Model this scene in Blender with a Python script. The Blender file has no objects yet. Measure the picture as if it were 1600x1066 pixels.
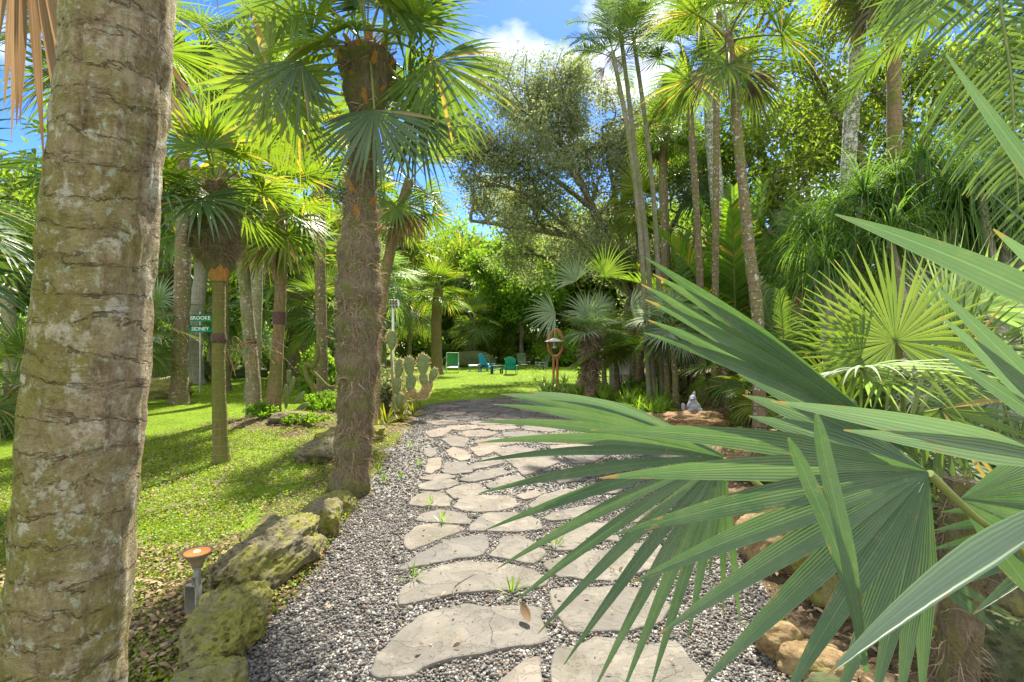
import bpy, math, random
import numpy as np
from mathutils import Vector, noise as mnoise
R = math.radians
rng = np.random.default_rng(7)
random.seed(7)
SC = bpy.context.scene
COL = SC.collection
H = 1.55; F = 800.0; HZ = 540.0

# ------------------------------------------------------------------ helpers
def gz(x, y):
    x = np.asarray(x, float); y = np.asarray(y, float)
    z = 0.22*np.exp(-((x+4.1)**2/2.2+(y-9.6)**2/3.0))
    z += 0.16*np.exp(-((x+2.5)**2/0.5+(y-7.4)**2/2.4))
    z += 0.05*np.exp(-((x+1.95)**2/0.2+(y-5.0)**2/2.0))
    z += 0.16/(1+np.exp(-(x-0.13*y-2.9)*3.5))*(y < 60)
    z += 0.012*np.sin(x*1.7+y*0.9)+0.01*np.sin(y*2.1-x*1.3)
    return z
def P(px, py, Y):
    return Vector(((px-800)/F*Y, Y, H-(py-HZ)/F*Y))
def G(px, py):
    Y = F*H/(py-HZ); x = (px-800)/F*Y
    return Vector((x, Y, float(gz(x, Y))))
def GY(px, Y):
    x = (px-800)/F*Y
    return Vector((x, Y, float(gz(x, Y))))
def nrm(v):
    return v/np.maximum(np.linalg.norm(v, axis=-1, keepdims=True), 1e-9)

class MB:
    """collects numpy blocks of vertices / faces, builds ONE mesh"""
    def __init__(s):
        s.V = []; s.Q = []; s.T = []; s.uv = []; s.rv = []; s.n = 0; s.qm = []; s.tm = []
    def add(s, V, Q=None, T=None, uv=None, rv=None, mi=0):
        V = np.asarray(V, float).reshape(-1, 3)
        n = len(V)
        if Q is not None and len(Q):
            s.Q.append(np.asarray(Q, int)+s.n); s.qm.append(np.full(len(Q), mi))
        if T is not None and len(T):
            s.T.append(np.asarray(T, int)+s.n); s.tm.append(np.full(len(T), mi))
        s.V.append(V)
        s.uv.append(np.zeros((n, 2)) if uv is None else np.asarray(uv, float).reshape(n, 2))
        s.rv.append(np.full(n, 0.5) if rv is None else np.broadcast_to(np.asarray(rv, float), (n,)))
        s.n += n
        return s
    def mesh(s, name, mats, smooth=True):
        V = np.concatenate(s.V); uv = np.concatenate(s.uv); rv = np.concatenate(s.rv)
        Q = np.concatenate(s.Q) if s.Q else np.zeros((0, 4), int)
        T = np.concatenate(s.T) if s.T else np.zeros((0, 3), int)
        m = np.concatenate((s.qm or [])+(s.tm or []))
        me = bpy.data.meshes.new(name)
        me.vertices.add(len(V)); me.vertices.foreach_set('co', V.astype(np.float32).ravel())
        li = np.concatenate([Q.ravel(), T.ravel()]).astype(np.int32)
        me.loops.add(len(li)); me.loops.foreach_set('vertex_index', li)
        ls = np.concatenate([np.arange(len(Q))*4, len(Q)*4+np.arange(len(T))*3]).astype(np.int32)
        me.polygons.add(len(ls)); me.polygons.foreach_set('loop_start', ls)
        me.polygons.foreach_set('material_index', m.astype(np.int32))
        me.polygons.foreach_set('use_smooth', np.full(len(ls), smooth))
        a = me.attributes.new('luv', 'FLOAT2', 'POINT'); a.data.foreach_set('vector', uv.astype(np.float32).ravel())
        a = me.attributes.new('rv', 'FLOAT', 'POINT'); a.data.foreach_set('value', rv.astype(np.float32))
        for x in (mats if isinstance(mats, (list, tuple)) else [mats]): me.materials.append(x)
        me.update(calc_edges=True)
        return me
    def build(s, name, mats, parent=None, loc=None, smooth=True):
        return obj(name, s.mesh(name, mats, smooth), parent, loc)

def obj(name, me, parent=None, loc=None, rz=0, sc=1):
    o = bpy.data.objects.new(name, me); COL.objects.link(o)
    if parent is not None: o.parent = parent
    if loc is not None: o.location = loc
    if rz: o.rotation_euler = (0, 0, rz)
    if sc != 1: o.scale = (sc, sc, sc)
    return o
def tag(o, label, cat, group=None, kind=None):
    if label: o['label'] = label
    if cat: o['category'] = cat
    if group: o['group'] = group
    if kind: o['kind'] = kind
    return o
def thing(name, label, cat, loc=(0, 0, 0), rz=0, group=None):
    o = bpy.data.objects.new(name, None); COL.objects.link(o)
    o.location = loc; o.rotation_euler = (0, 0, rz); o.empty_display_size = .1
    return tag(o, label, cat, group)
def dup(root, loc, rz=0, label=None, sc=1, group=None):
    r = root.copy(); COL.objects.link(r); r.location = loc; r.rotation_euler = (0, 0, rz); r.scale = (sc, sc, sc)
    if label: r['label'] = label
    if group: r['group'] = group
    for ch in list(root.children):
        c = ch.copy(); COL.objects.link(c); c.parent = r
        for g in list(ch.children):
            d = g.copy(); COL.objects.link(d); d.parent = c
    return r

def ribbons(mb, Pp, S, N, W, fold=0.0, cols=3, rv=None, mi=0, vlen=None):
    """m ribbons of k rows"""
    m, k, _ = Pp.shape
    W = np.broadcast_to(W, (m, k))[..., None]
    t = np.linspace(0, 1, k)
    if cols == 3:
        V = np.stack([Pp-S*W+N*W*fold, Pp, Pp+S*W+N*W*fold], 2)
        us = np.array([-1., 0, 1])
    else:
        V = np.stack([Pp-S*W, Pp+S*W], 2); us = np.array([-1., 1])
    c = cols
    base = (np.arange(m)[:, None, None]*k*c+np.arange(k-1)[None, :, None]*c+np.arange(c-1)[None, None, :]).ravel()
    Q = np.stack([base, base+1, base+1+c, base+c], 1)
    uv = np.zeros((m, k, c, 2)); uv[..., 0] = us; uv[..., 1] = t[None, :, None]
    r = rng.random(m) if rv is None else np.broadcast_to(rv, (m,))
    r = np.broadcast_to(r[:, None, None], (m, k, c)).ravel()
    mb.add(V.reshape(-1, 3), Q, uv=uv.reshape(-1, 2), rv=r, mi=mi)

def chains(P0, D0, L, k, droop, power=1.0, wob=0.0):
    P0 = np.asarray(P0, float); D = nrm(np.asarray(D0, float)); m = len(P0)
    L = np.broadcast_to(L, (m,)); droop = np.broadcast_to(droop, (m,))
    Ps = [P0]; Ds = [D]; p = P0
    for j in range(1, k):
        t = j/(k-1)
        g = np.zeros((m, 3)); g[:, 2] = -1
        D = nrm(D+g*(droop*(t**power)/(k-1))[:, None]+(rng.normal(0, wob, (m, 3)) if wob else 0))
        p = p+D*(L/(k-1))[:, None]
        Ps.append(p); Ds.append(D)
    return np.stack(Ps, 1), np.stack(Ds, 1)

def tube(mb, pts, rad, n=8, mi=0, rv=0.5, disp=None, cap=True, vs=0.0):
    pts = np.array([list(p) for p in pts], float); k = len(pts); rad = np.broadcast_to(rad, (k,))
    T = nrm(np.gradient(pts, axis=0))
    u = np.cross(T[0], [0, 0, 1.]) if abs(T[0][2]) < .9 else np.cross(T[0], [0, 1., 0])
    u = u/np.linalg.norm(u)
    V = []; uv = []; s = vs
    ang = np.linspace(0, 2*np.pi, n, endpoint=False)
    for i in range(k):
        u = u-T[i]*np.dot(u, T[i]); u = u/np.linalg.norm(u); w = np.cross(T[i], u)
        if i: s += np.linalg.norm(pts[i]-pts[i-1])
        rr = np.full(n, rad[i])
        if disp is not None: rr = rr+disp(s, ang, rad[i])
        V.append(pts[i]+rr[:, None]*(np.cos(ang)[:, None]*u+np.sin(ang)[:, None]*w))
        uv.append(np.stack([ang/(2*np.pi), np.full(n, s)], 1))
    V = np.concatenate(V); uv = np.concatenate(uv)
    i, j = np.meshgrid(np.arange(k-1), np.arange(n), indexing='ij')
    a = (i*n+j).ravel(); b = (i*n+(j+1) % n).ravel()
    mb.add(V, np.stack([a, b, b+n, a+n], 1), uv=uv, rv=rv, mi=mi)
    if cap:
        for e, fl in ((0, 1), (k-1, 0)):
            ring = V[e*n:(e+1)*n]; c = ring.mean(0)
            VV = np.vstack([ring, c]); a = np.arange(n); b = (a+1) % n
            T3 = np.stack([b, a, np.full(n, n)] if fl else [a, b, np.full(n, n)], 1)
            mb.add(VV, T=T3, uv=np.tile(uv[e*n], (n+1, 1)), rv=rv, mi=mi)
    return mb

def spline(pts, k):
    """Catmull-Rom through pts, k samples"""
    pts = np.array([list(p) for p in pts], float)
    p = np.vstack([2*pts[0]-pts[1], pts, 2*pts[-1]-pts[-2]]); n = len(pts)-1
    out = []
    for t in np.linspace(0, n-1e-6, k):
        i = int(t); f = t-i; a, b, c, d = p[i], p[i+1], p[i+2], p[i+3]
        out.append(.5*((2*b)+(-a+c)*f+(2*a-5*b+4*c-d)*f*f+(-a+3*b-3*c+d)*f**3))
    return np.array(out)
def lathe(mb, prof, n=20, c=(0, 0, 0), mi=0, sx=1, sy=1, rv=.5):
    prof = np.array(prof, float); k = len(prof); ang = np.linspace(0, 2*np.pi, n, endpoint=False)
    V = np.stack([prof[:, 0:1]*np.cos(ang)*sx+c[0], prof[:, 0:1]*np.sin(ang)*sy+c[1], np.repeat(prof[:, 1:2]+c[2], n, 1)], 2).reshape(-1, 3)
    i, j = np.meshgrid(np.arange(k-1), np.arange(n), indexing='ij')
    a = (i*n+j).ravel(); b = (i*n+(j+1) % n).ravel()
    mb.add(V, np.stack([a, b, b+n, a+n], 1), mi=mi, rv=rv); return mb
def box(mb, c, s, rot=None, bev=0.006, mi=0, rv=.5):
    """bevelled box: chamfered by an 24 vertex hull"""
    c = np.array(c, float); h = np.array(s, float)/2; b = min(bev, h.min()*.45)
    V = []; idx = {}
    for sx in (-1, 1):
        for sy in (-1, 1):
            for sz in (-1, 1):
                for ax in range(3):
                    p = np.array([sx, sy, sz])*(h-b); p[ax] = np.array([sx, sy, sz])[ax]*h[ax]
                    idx[(sx, sy, sz, ax)] = len(V); V.append(p)
    V = np.array(V); Q = []; T = []
    for ax in range(3):
        o1, o2 = [a for a in range(3) if a != ax]
        for s0 in (-1, 1):
            q = []
            for s1, s2 in ((-1, -1), (1, -1), (1, 1), (-1, 1)):
                k = [0, 0, 0]; k[ax] = s0; k[o1] = s1; k[o2] = s2; q.append(idx[(*k, ax)])
            Q.append(q if s0 > 0 else q[::-1])
    for ax in range(3):
        o1, o2 = [a for a in range(3) if a != ax]
        for s1 in (-1, 1):
            for s2 in (-1, 1):
                k = [0, 0, 0]; k[o1] = s1; k[o2] = s2
                k[ax] = -1; a = idx[(*k, o1)]; d = idx[(*k, o2)]
                k[ax] = 1; b_ = idx[(*k, o1)]; c_ = idx[(*k, o2)]
                Q.append([a, b_, c_, d])
    for sx in (-1, 1):
        for sy in (-1, 1):
            for sz in (-1, 1): T.append([idx[(sx, sy, sz, a)] for a in range(3)])
    if rot is not None: V = V@np.array(rot.to_3x3() if hasattr(rot, 'to_3x3') else rot).T
    mb.add(V+c, Q, T, mi=mi, rv=rv); return mb

_ico = {}
def ico(sub):
    if sub not in _ico:
        import bmesh
        b = bmesh.new(); bmesh.ops.create_icosphere(b, subdivisions=sub, radius=1)
        V = np.array([v.co[:] for v in b.verts]); T = np.array([[v.index for v in f.verts] for f in b.faces]); b.free()
        _ico[sub] = (V, T)
    return _ico[sub]
def fbm(V, s, o=4, seed=0.0):
    return np.array([mnoise.fractal(Vector((v[0]*s+seed, v[1]*s-seed, v[2]*s+seed*.7)), 1.0, 2.0, o) for v in V])

# ------------------------------------------------------------------ materials
class NT:
    def __init__(s, name):
        s.m = bpy.data.materials.new(name); s.m.use_nodes = True; s.t = s.m.node_tree; s.t.nodes.clear()
    def n(s, typ, **kw):
        nd = s.t.nodes.new(typ)
        for k, v in kw.items():
            if k[0] == 'i' and k[1:].isdigit(): nd.inputs[int(k[1:])].default_value = v
            elif k in nd.inputs.keys() if hasattr(nd.inputs, 'keys') else False: nd.inputs[k].default_value = v
            else: setattr(nd, k, v)
        return nd
    def l(s, a, b): s.t.links.new(a, b)
    def noise(s, vec, scale, detail=4, rough=.6, dist=0):
        nd = s.n('ShaderNodeTexNoise'); nd.inputs['Scale'].default_value = scale; nd.inputs['Detail'].default_value = detail
        nd.inputs['Roughness'].default_value = rough; nd.inputs['Distortion'].default_value = dist
        if vec is not None: s.l(vec, nd.inputs['Vector'])
        return nd.outputs['Fac']
    def ramp(s, fac, stops, interp='LINEAR'):
        nd = s.n('ShaderNodeValToRGB'); e = nd.color_ramp.elements; nd.color_ramp.interpolation = interp
        while len(e) < len(stops): e.new(.5)
        for q, (p, c) in zip(e, stops):
            q.position = p; q.color = (*c, 1) if len(c) == 3 else c
        s.l(fac, nd.inputs[0]); return nd.outputs[0]
    def mix(s, fac, a, b, mode='MIX'):
        nd = s.n('ShaderNodeMix', data_type='RGBA', blend_type=mode)
        for inp, v in ((nd.inputs[0], fac), (nd.inputs[6], a), (nd.inputs[7], b)):
            if hasattr(v, 'is_linked') or hasattr(v, 'links'): s.l(v, inp)
            elif isinstance(v, (int, float)): inp.default_value = v
            else: inp.default_value = (*v, 1) if len(v) == 3 else v
        return nd.outputs[2]
    def math(s, op, a, b=0.0, c=0.0):
        nd = s.n('ShaderNodeMath', operation=op)
        for i, v in enumerate((a, b, c)):
            if hasattr(v, 'links'): s.l(v, nd.inputs[i])
            else: nd.inputs[i].default_value = v
        return nd.outputs[0]
    def bump(s, h, strength=.5, dist=.02, prev=None):
        nd = s.n('ShaderNodeBump'); nd.inputs['Strength'].default_value = strength; nd.inputs['Distance'].default_value = dist
        s.l(h, nd.inputs['Height'])
        if prev is not None: s.l(prev, nd.inputs['Normal'])
        return nd.outputs[0]
    def pos(s):
        return s.n('ShaderNodeNewGeometry').outputs['Position']
    def objc(s):
        return s.n('ShaderNodeTexCoord').outputs['Object']
    def attr(s, name, out='Vector'):
        return s.n('ShaderNodeAttribute', attribute_name=name).outputs[out]
    def scale(s, vec, v):
        nd = s.n('ShaderNodeMapping'); nd.inputs['Scale'].default_value = v; s.l(vec, nd.inputs[0]); return nd.outputs[0]
    def out(s, sh):
        o = s.n('ShaderNodeOutputMaterial'); s.l(sh, o.inputs[0]); return s.m
    def principled(s, col, rough=.8, normal=None, spec=.3, metal=0, emis=None):
        b = s.n('ShaderNodeBsdfPrincipled')
        if hasattr(col, 'links'): s.l(col, b.inputs['Base Color'])
        else: b.inputs['Base Color'].default_value = (*col, 1)
        if hasattr(rough, 'links'): s.l(rough, b.inputs['Roughness'])
        else: b.inputs['Roughness'].default_value = rough
        b.inputs['Specular IOR Level'].default_value = spec; b.inputs['Metallic'].default_value = metal
        if normal is not None: s.l(normal, b.inputs['Normal'])
        if emis: b.inputs['Emission Color'].default_value = (*emis[0], 1); b.inputs['Emission Strength'].default_value = emis[1]
        return b.outputs[0]

def leaf_mat(name, dark, light, tip=None, trans=.45, rough=.42, veins=0, spec=.4, dry=None, trcol=None, tip0=.95, wear=False, gap=None, obrand=.3):
    t = NT(name)
    rv = t.attr('rv', 'Fac'); oi = t.n('ShaderNodeObjectInfo').outputs['Random']
    f = t.math('ADD', t.math('MULTIPLY', rv, 1-obrand), t.math('MULTIPLY', oi, obrand))
    nz = t.noise(t.pos(), 3.0, 3)
    f = t.math('ADD', f, t.math('MULTIPLY', t.math('SUBTRACT', nz, .5), .8))
    c = t.ramp(f, [(0.1, dark), (.9, light)])
    uv = t.attr('luv'); sep = t.n('ShaderNodeSeparateXYZ'); t.l(uv, sep.inputs[0])
    normal = None
    if veins:
        au = t.math('ABSOLUTE', sep.outputs[0])
        mid = t.math('LESS_THAN', au, .07)
        c = t.mix(t.math('MULTIPLY', mid, .3), c, tuple(min(1, x*1.5+.02) for x in light))
        edge = t.ramp(au, [(.86, (0, 0, 0)), (1, (1, 1, 1))])
        c = t.mix(t.math('MULTIPLY', edge, .16), c, tuple(min(1, x*1.4+.01) for x in light))
        st = t.math('SINE', t.math('MULTIPLY', sep.outputs[0], veins))
        c = t.mix(t.math('MULTIPLY', t.math('ADD', st, 1.0), .07), c, tuple(x*.35 for x in dark))
        # blemishes and dust along the blade
        bl = t.ramp(t.noise(t.pos(), 38, 4, .7), [(.56, (0, 0, 0)), (.72, (1, 1, 1))])
        c = t.mix(t.math('MULTIPLY', bl, .35), c, (.2, .21, .13))
        if wear:
            w1 = t.noise(t.pos(), 14, 6, .75); brn = t.ramp(t.math('ADD', w1, t.math('MULTIPLY', t.math('POWER', au, 3.0), .12)), [(.66, (0, 0, 0)), (.7, (1, 1, 1))])
            c = t.mix(t.math('MULTIPLY', brn, .8), c, (.24, .17, .08))
            dots = t.ramp(t.noise(t.pos(), 120, 2, .5), [(.7, (0, 0, 0)), (.74, (1, 1, 1))]); c = t.mix(t.math('MULTIPLY', dots, .6), c, (.2, .17, .07))
            dust = t.ramp(t.noise(t.pos(), 5, 5, .7), [(.4, (0, 0, 0)), (.7, (1, 1, 1))]); c = t.mix(t.math('MULTIPLY', dust, .28), c, (.2, .24, .17))
        normal = t.bump(st, .35, .002)
    if tip is not None:
        tf = t.ramp(t.math('ADD', sep.outputs[1], t.math('MULTIPLY', t.math('SUBTRACT', rv, .5), .1)), [(tip0, (0, 0, 0)), (1, (1, 1, 1))])
        c = t.mix(tf, c, tip)
    if dry is not None:
        df = t.math('GREATER_THAN', rv, 1-dry[0]); c = t.mix(df, c, dry[1])
    pr = t.principled(c, rough, normal, spec)
    tr = t.n('ShaderNodeBsdfTranslucent')
    tc = t.mix(1.0, c, trcol or (1.9, 1.75, .55), 'MULTIPLY')
    t.l(tc, tr.inputs[0])
    if normal is not None: t.l(normal, tr.inputs['Normal'])
    mx = t.n('ShaderNodeMixShader'); mx.inputs[0].default_value = trans
    t.l(pr, mx.inputs[1]); t.l(tr.outputs[0], mx.inputs[2])
    return t.out(mx.outputs[0])

def bark_mat(name, a, b, c=None, rings=0, ringcol=(.3, .28, .22), moss=0, mosscol=(.08, .1, .02), lichen=0, bumps=.6, sc=1.0, lichcol=(.45, .47, .42), vert=6, patch=None):
    t = NT(name)
    uv = t.attr('luv'); sep = t.n('ShaderNodeSeparateXYZ'); t.l(uv, sep.inputs[0])
    o = t.objc()
    st = t.scale(o, (vert*sc, vert*sc, 1.2*sc)); n1 = t.noise(st, 4, 6, .65, .4)
    n2 = t.noise(o, 2.2*sc, 4); n3 = t.noise(o, 26*sc, 5, .7)
    col = t.ramp(t.math('ADD', t.math('MULTIPLY', n1, .6), t.math('MULTIPLY', n3, .4)), [(.34, a), (.62, b)]+([(.8, c)] if c else []))
    hgt = t.math('ADD', n1, t.math('MULTIPLY', n3, .5))
    if rings:
        ph = t.math('ADD', t.math('MULTIPLY', sep.outputs[1], rings), t.math('MULTIPLY', n2, 1.2))
        fr = t.math('FRACT', ph)
        rg = t.ramp(fr, [(0, (1, 1, 1)), (.1, (0, 0, 0)), (.93, (0, 0, 0)), (1, (1, 1, 1))])
        col = t.mix(t.math('MULTIPLY', rg, .6), col, ringcol); hgt = t.math('ADD', hgt, t.math('MULTIPLY', rg, .8))
    if moss:
        mm = t.ramp(t.math('ADD', t.noise(o, 3.1*sc, 5, .7), t.math('MULTIPLY', n3, .25)), [(.62-moss*.25, (0, 0, 0)), (.78-moss*.2, (1, 1, 1))])
        mcol = t.mix(t.noise(o, 9, 3), mosscol, tuple(x*2.2 for x in mosscol))
        col = t.mix(t.math('MULTIPLY', mm, .85), col, mcol)
    if lichen:
        for scl, th in ((13*sc, .63), (30*sc, .64)):
            lm = t.ramp(t.noise(o, scl, 3, .55, .6), [(th-lichen*.08, (0, 0, 0)), (th+.03-lichen*.08, (1, 1, 1))])
            col = t.mix(t.math('MULTIPLY', lm, .8), col, lichcol)
    nb = t.bump(hgt, bumps, .03)
    return t.out(t.principled(col, .85, nb, .2))

def simple_mat(name, a, b=None, rough=.6, nscale=12, spec=.4, bumps=.1, metal=0, emis=None):
    t = NT(name)
    n = t.noise(t.objc(), nscale, 5, .65)
    c = t.ramp(n, [(.3, a), (.7, b or tuple(x*1.25 for x in a))])
    return t.out(t.principled(c, rough, t.bump(n, bumps, .01), spec, metal, emis))

M = {}
# fan palm leaves
M['fan'] = leaf_mat('fan_leaf', (.055, .12, .022), (.15, .24, .04), tip=(.26, .19, .08), veins=14, trans=.48, dry=(.04, (.3, .24, .09)))
M['fan_dark'] = leaf_mat('dark_fan_leaf', (.035, .085, .03), (.09, .17, .055), tip=(.2, .16, .08), veins=14, trans=.34, rough=.3, spec=.6, dry=(.03, (.25, .2, .08)))
M['fan_yel'] = leaf_mat('yellow_fan_leaf', (.1, .17, .02), (.2, .25, .03), tip=(.3, .2, .07), veins=14, trans=.5, trcol=(1.6, 1.75, .5), dry=(.04, (.34, .25, .08)))
M['fan_silver'] = leaf_mat('silver_fan_leaf', (.17, .23, .15), (.34, .41, .3), tip=(.35, .3, .18), veins=12, trans=.36, rough=.6, spec=.2, trcol=(1.3, 1.7, .4))
M['fan_front'] = leaf_mat('foreground_fan_leaf', (.06, .12, .06), (.105, .18, .09), tip=(.3, .2, .09), veins=26, trans=.26, rough=.46, spec=.35, trcol=(1.6, 1.9, .6), obrand=.1, tip0=.985, wear=True)
M['fan_front_silver'] = leaf_mat('foreground_silver_leaf', (.1, .165, .11), (.165, .25, .165), tip=(.3, .22, .1), veins=20, trans=.25, rough=.45, spec=.4, trcol=(1.3, 1.6, .7), obrand=.1, tip0=.985, wear=True)
M['fan_glow'] = leaf_mat('thin_backlit_leaf', (.1, .17, .05), (.16, .24, .08), tip=(.4, .4, .2), veins=10, trans=.5, rough=.45, trcol=(1.9, 1.8, .35))
M['dead'] = leaf_mat('dead_leaf', (.13, .085, .045), (.3, .22, .14), trans=.3, rough=.8, veins=10, spec=.1, trcol=(1.2, 1.0, .8))
M['dead_grey'] = leaf_mat('dead_grey_leaf', (.1, .08, .07), (.27, .22, .18), trans=.3, rough=.8, veins=10, spec=.1, trcol=(1.3, 1.1, .9))
M['feather'] = leaf_mat('feather_leaf', (.07, .16, .02), (.17, .3, .035), tip=(.25, .2, .07), trans=.5, rough=.4, dry=(.04, (.33, .25, .06)))
M['feather_dark'] = leaf_mat('dark_feather_leaf', (.05, .11, .03), (.12, .2, .055), tip=(.2, .2, .08), trans=.4, rough=.33, spec=.55)
M['pony'] = leaf_mat('strap_leaf', (.06, .14, .04), (.14, .26, .07), tip=(.22, .2, .09), trans=.5, rough=.6, spec=.2)
M['strap'] = leaf_mat('lily_leaf', (.1, .21, .025), (.22, .36, .05), tip=(.3, .28, .05), trans=.45, rough=.4)
M['brom'] = leaf_mat('bromeliad_leaf', (.1, .15, .02), (.3, .3, .04), tip=(.4, .22, .05), trans=.45, rough=.4)
M['oak'] = leaf_mat('oak_leaf', (.13, .17, .09), (.28, .32, .19), trans=.5, rough=.6, spec=.25, trcol=(1.5, 1.5, .8))
M['bright'] = leaf_mat('bright_leaf', (.1, .17, .03), (.22, .29, .06), trans=.55, rough=.6, spec=.15, trcol=(1.7, 1.7, .55))
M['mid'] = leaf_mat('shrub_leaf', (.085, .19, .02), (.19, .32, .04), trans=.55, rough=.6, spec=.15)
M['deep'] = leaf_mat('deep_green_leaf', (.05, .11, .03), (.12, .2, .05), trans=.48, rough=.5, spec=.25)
M['grass'] = leaf_mat('grass_blade', (.14, .24, .012), (.25, .35, .025), trans=.45, rough=.5, spec=.25, obrand=0)
M['cover'] = leaf_mat('ground_cover_leaf', (.13, .21, .012), (.22, .29, .025), trans=.45, rough=.5, obrand=0, dry=(.04, (.3, .22, .12)))
M['litter'] = leaf_mat('fallen_leaf', (.1, .065, .035), (.38, .28, .17), trans=.12, rough=.8, spec=.15, obrand=0, trcol=(1, .9, .7))
# stems and trunks
M['petiole'] = simple_mat('petiole', (.1, .16, .03), (.22, .25, .07), .45)
M['petiole_brown'] = simple_mat('petiole_brown', (.12, .09, .03), (.28, .2, .1), .6)
def front_bark():
    t = NT('old_palm_bark'); o = t.objc(); uv = t.attr('luv'); sep = t.n('ShaderNodeSeparateXYZ'); t.l(uv, sep.inputs[0])
    fine = t.noise(t.scale(o, (34, 34, 7)), 1.0, 8, .72, .6)          # vertical fissures
    plate = t.noise(t.scale(o, (7, 7, 15)), 1.0, 6, .7, 1.2)          # broken horizontal plates
    big = t.noise(o, 3.2, 5, .65, .5); grit = t.noise(o, 95, 5, .75)
    f = t.math('ADD', t.math('MULTIPLY', fine, .45), t.math('ADD', t.math('MULTIPLY', plate, .35), t.math('MULTIPLY', grit, .2)))
    col = t.ramp(f, [(.36, (.09, .068, .035)), (.46, (.26, .205, .12)), (.54, (.42, .35, .23)), (.64, (.6, .54, .41))])
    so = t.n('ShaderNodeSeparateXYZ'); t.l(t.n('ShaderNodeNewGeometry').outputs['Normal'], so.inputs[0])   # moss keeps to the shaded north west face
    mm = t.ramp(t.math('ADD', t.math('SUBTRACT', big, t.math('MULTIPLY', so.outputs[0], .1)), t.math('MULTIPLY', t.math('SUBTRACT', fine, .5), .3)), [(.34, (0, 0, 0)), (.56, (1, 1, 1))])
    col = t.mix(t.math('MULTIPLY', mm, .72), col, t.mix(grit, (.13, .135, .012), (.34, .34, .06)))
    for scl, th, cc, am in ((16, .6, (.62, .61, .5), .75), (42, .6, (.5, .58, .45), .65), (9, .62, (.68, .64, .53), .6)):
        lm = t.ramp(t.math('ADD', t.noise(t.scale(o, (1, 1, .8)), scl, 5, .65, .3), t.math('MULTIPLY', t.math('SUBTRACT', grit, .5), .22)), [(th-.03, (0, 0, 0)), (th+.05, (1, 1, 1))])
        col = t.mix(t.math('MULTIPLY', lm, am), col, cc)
    ph = t.math('FRACT', t.math('ADD', t.math('MULTIPLY', sep.outputs[1], 13.0), t.math('MULTIPLY', t.noise(t.scale(o, (5, 5, 9)), 1.0, 5, .7, .8), 2.4)))
    cr = t.math('MULTIPLY', t.ramp(ph, [(0, (1, 1, 1)), (.09, (0, 0, 0)), (.95, (0, 0, 0)), (1, (1, 1, 1))]), t.ramp(fine, [(.42, (0, 0, 0)), (.55, (1, 1, 1))])); col = t.mix(t.math('MULTIPLY', cr, .7), col, (.06, .042, .025))
    h = t.math('SUBTRACT', t.math('ADD', t.math('MULTIPLY', fine, .8), t.math('ADD', plate, t.math('MULTIPLY', grit, .4))), t.math('MULTIPLY', cr, .4))
    return t.out(t.principled(col, .9, t.bump(h, 1.0, .035), .15))
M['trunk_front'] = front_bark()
M['fibre'] = bark_mat('palm_fibre', (.075, .06, .038), (.22, .18, .12), (.4, .34, .24), moss=.12, bumps=1.0, sc=2, vert=4)
M['fibre_hair'] = leaf_mat('palm_fibre_strand', (.15, .12, .08), (.4, .33, .23), trans=.25, rough=.8, spec=.1, trcol=(1.2, 1, .7))
M['boot'] = bark_mat('orange_boot', (.25, .12, .03), (.45, .25, .08), (.6, .4, .18), bumps=.6, sc=1.6)
M['green_trunk'] = bark_mat('green_ringed_trunk', (.11, .1, .03), (.2, .175, .065), (.3, .25, .14), rings=9, ringcol=(.27, .25, .12), moss=.25, bumps=.45)
M['grey_trunk'] = bark_mat('grey_ringed_trunk', (.16, .14, .07), (.28, .25, .16), (.38, .35, .27), rings=7, ringcol=(.38, .36, .29), moss=.15, lichen=.12, bumps=.4)
M['tan_trunk'] = bark_mat('tan_trunk', (.13, .09, .05), (.27, .2, .11), (.36, .28, .17), rings=10, ringcol=(.2, .14, .07), moss=.15, bumps=.6)
M['brown_trunk'] = bark_mat('brown_trunk', (.1, .07, .04), (.23, .17, .105), (.36, .29, .2), rings=8, ringcol=(.14, .1, .06), moss=.15, lichen=.08, bumps=.7)
M['speckled'] = bark_mat('speckled_trunk', (.12, .13, .07), (.28, .28, .2), (.45, .45, .4), rings=5, ringcol=(.15, .15, .1), moss=.3, mosscol=(.07, .1, .03), lichen=1.0, lichcol=(.6, .62, .58), bumps=.7)
M['bark'] = bark_mat('tree_bark', (.07, .055, .035), (.17, .13, .085), (.26, .21, .15), moss=.2, lichen=.4, bumps=.8)
M['pale_bark'] = bark_mat('pale_bark', (.22, .2, .15), (.42, .4, .34), (.55, .53, .48), rings=4, ringcol=(.2, .18, .13), bumps=.4, lichen=.3)

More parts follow.
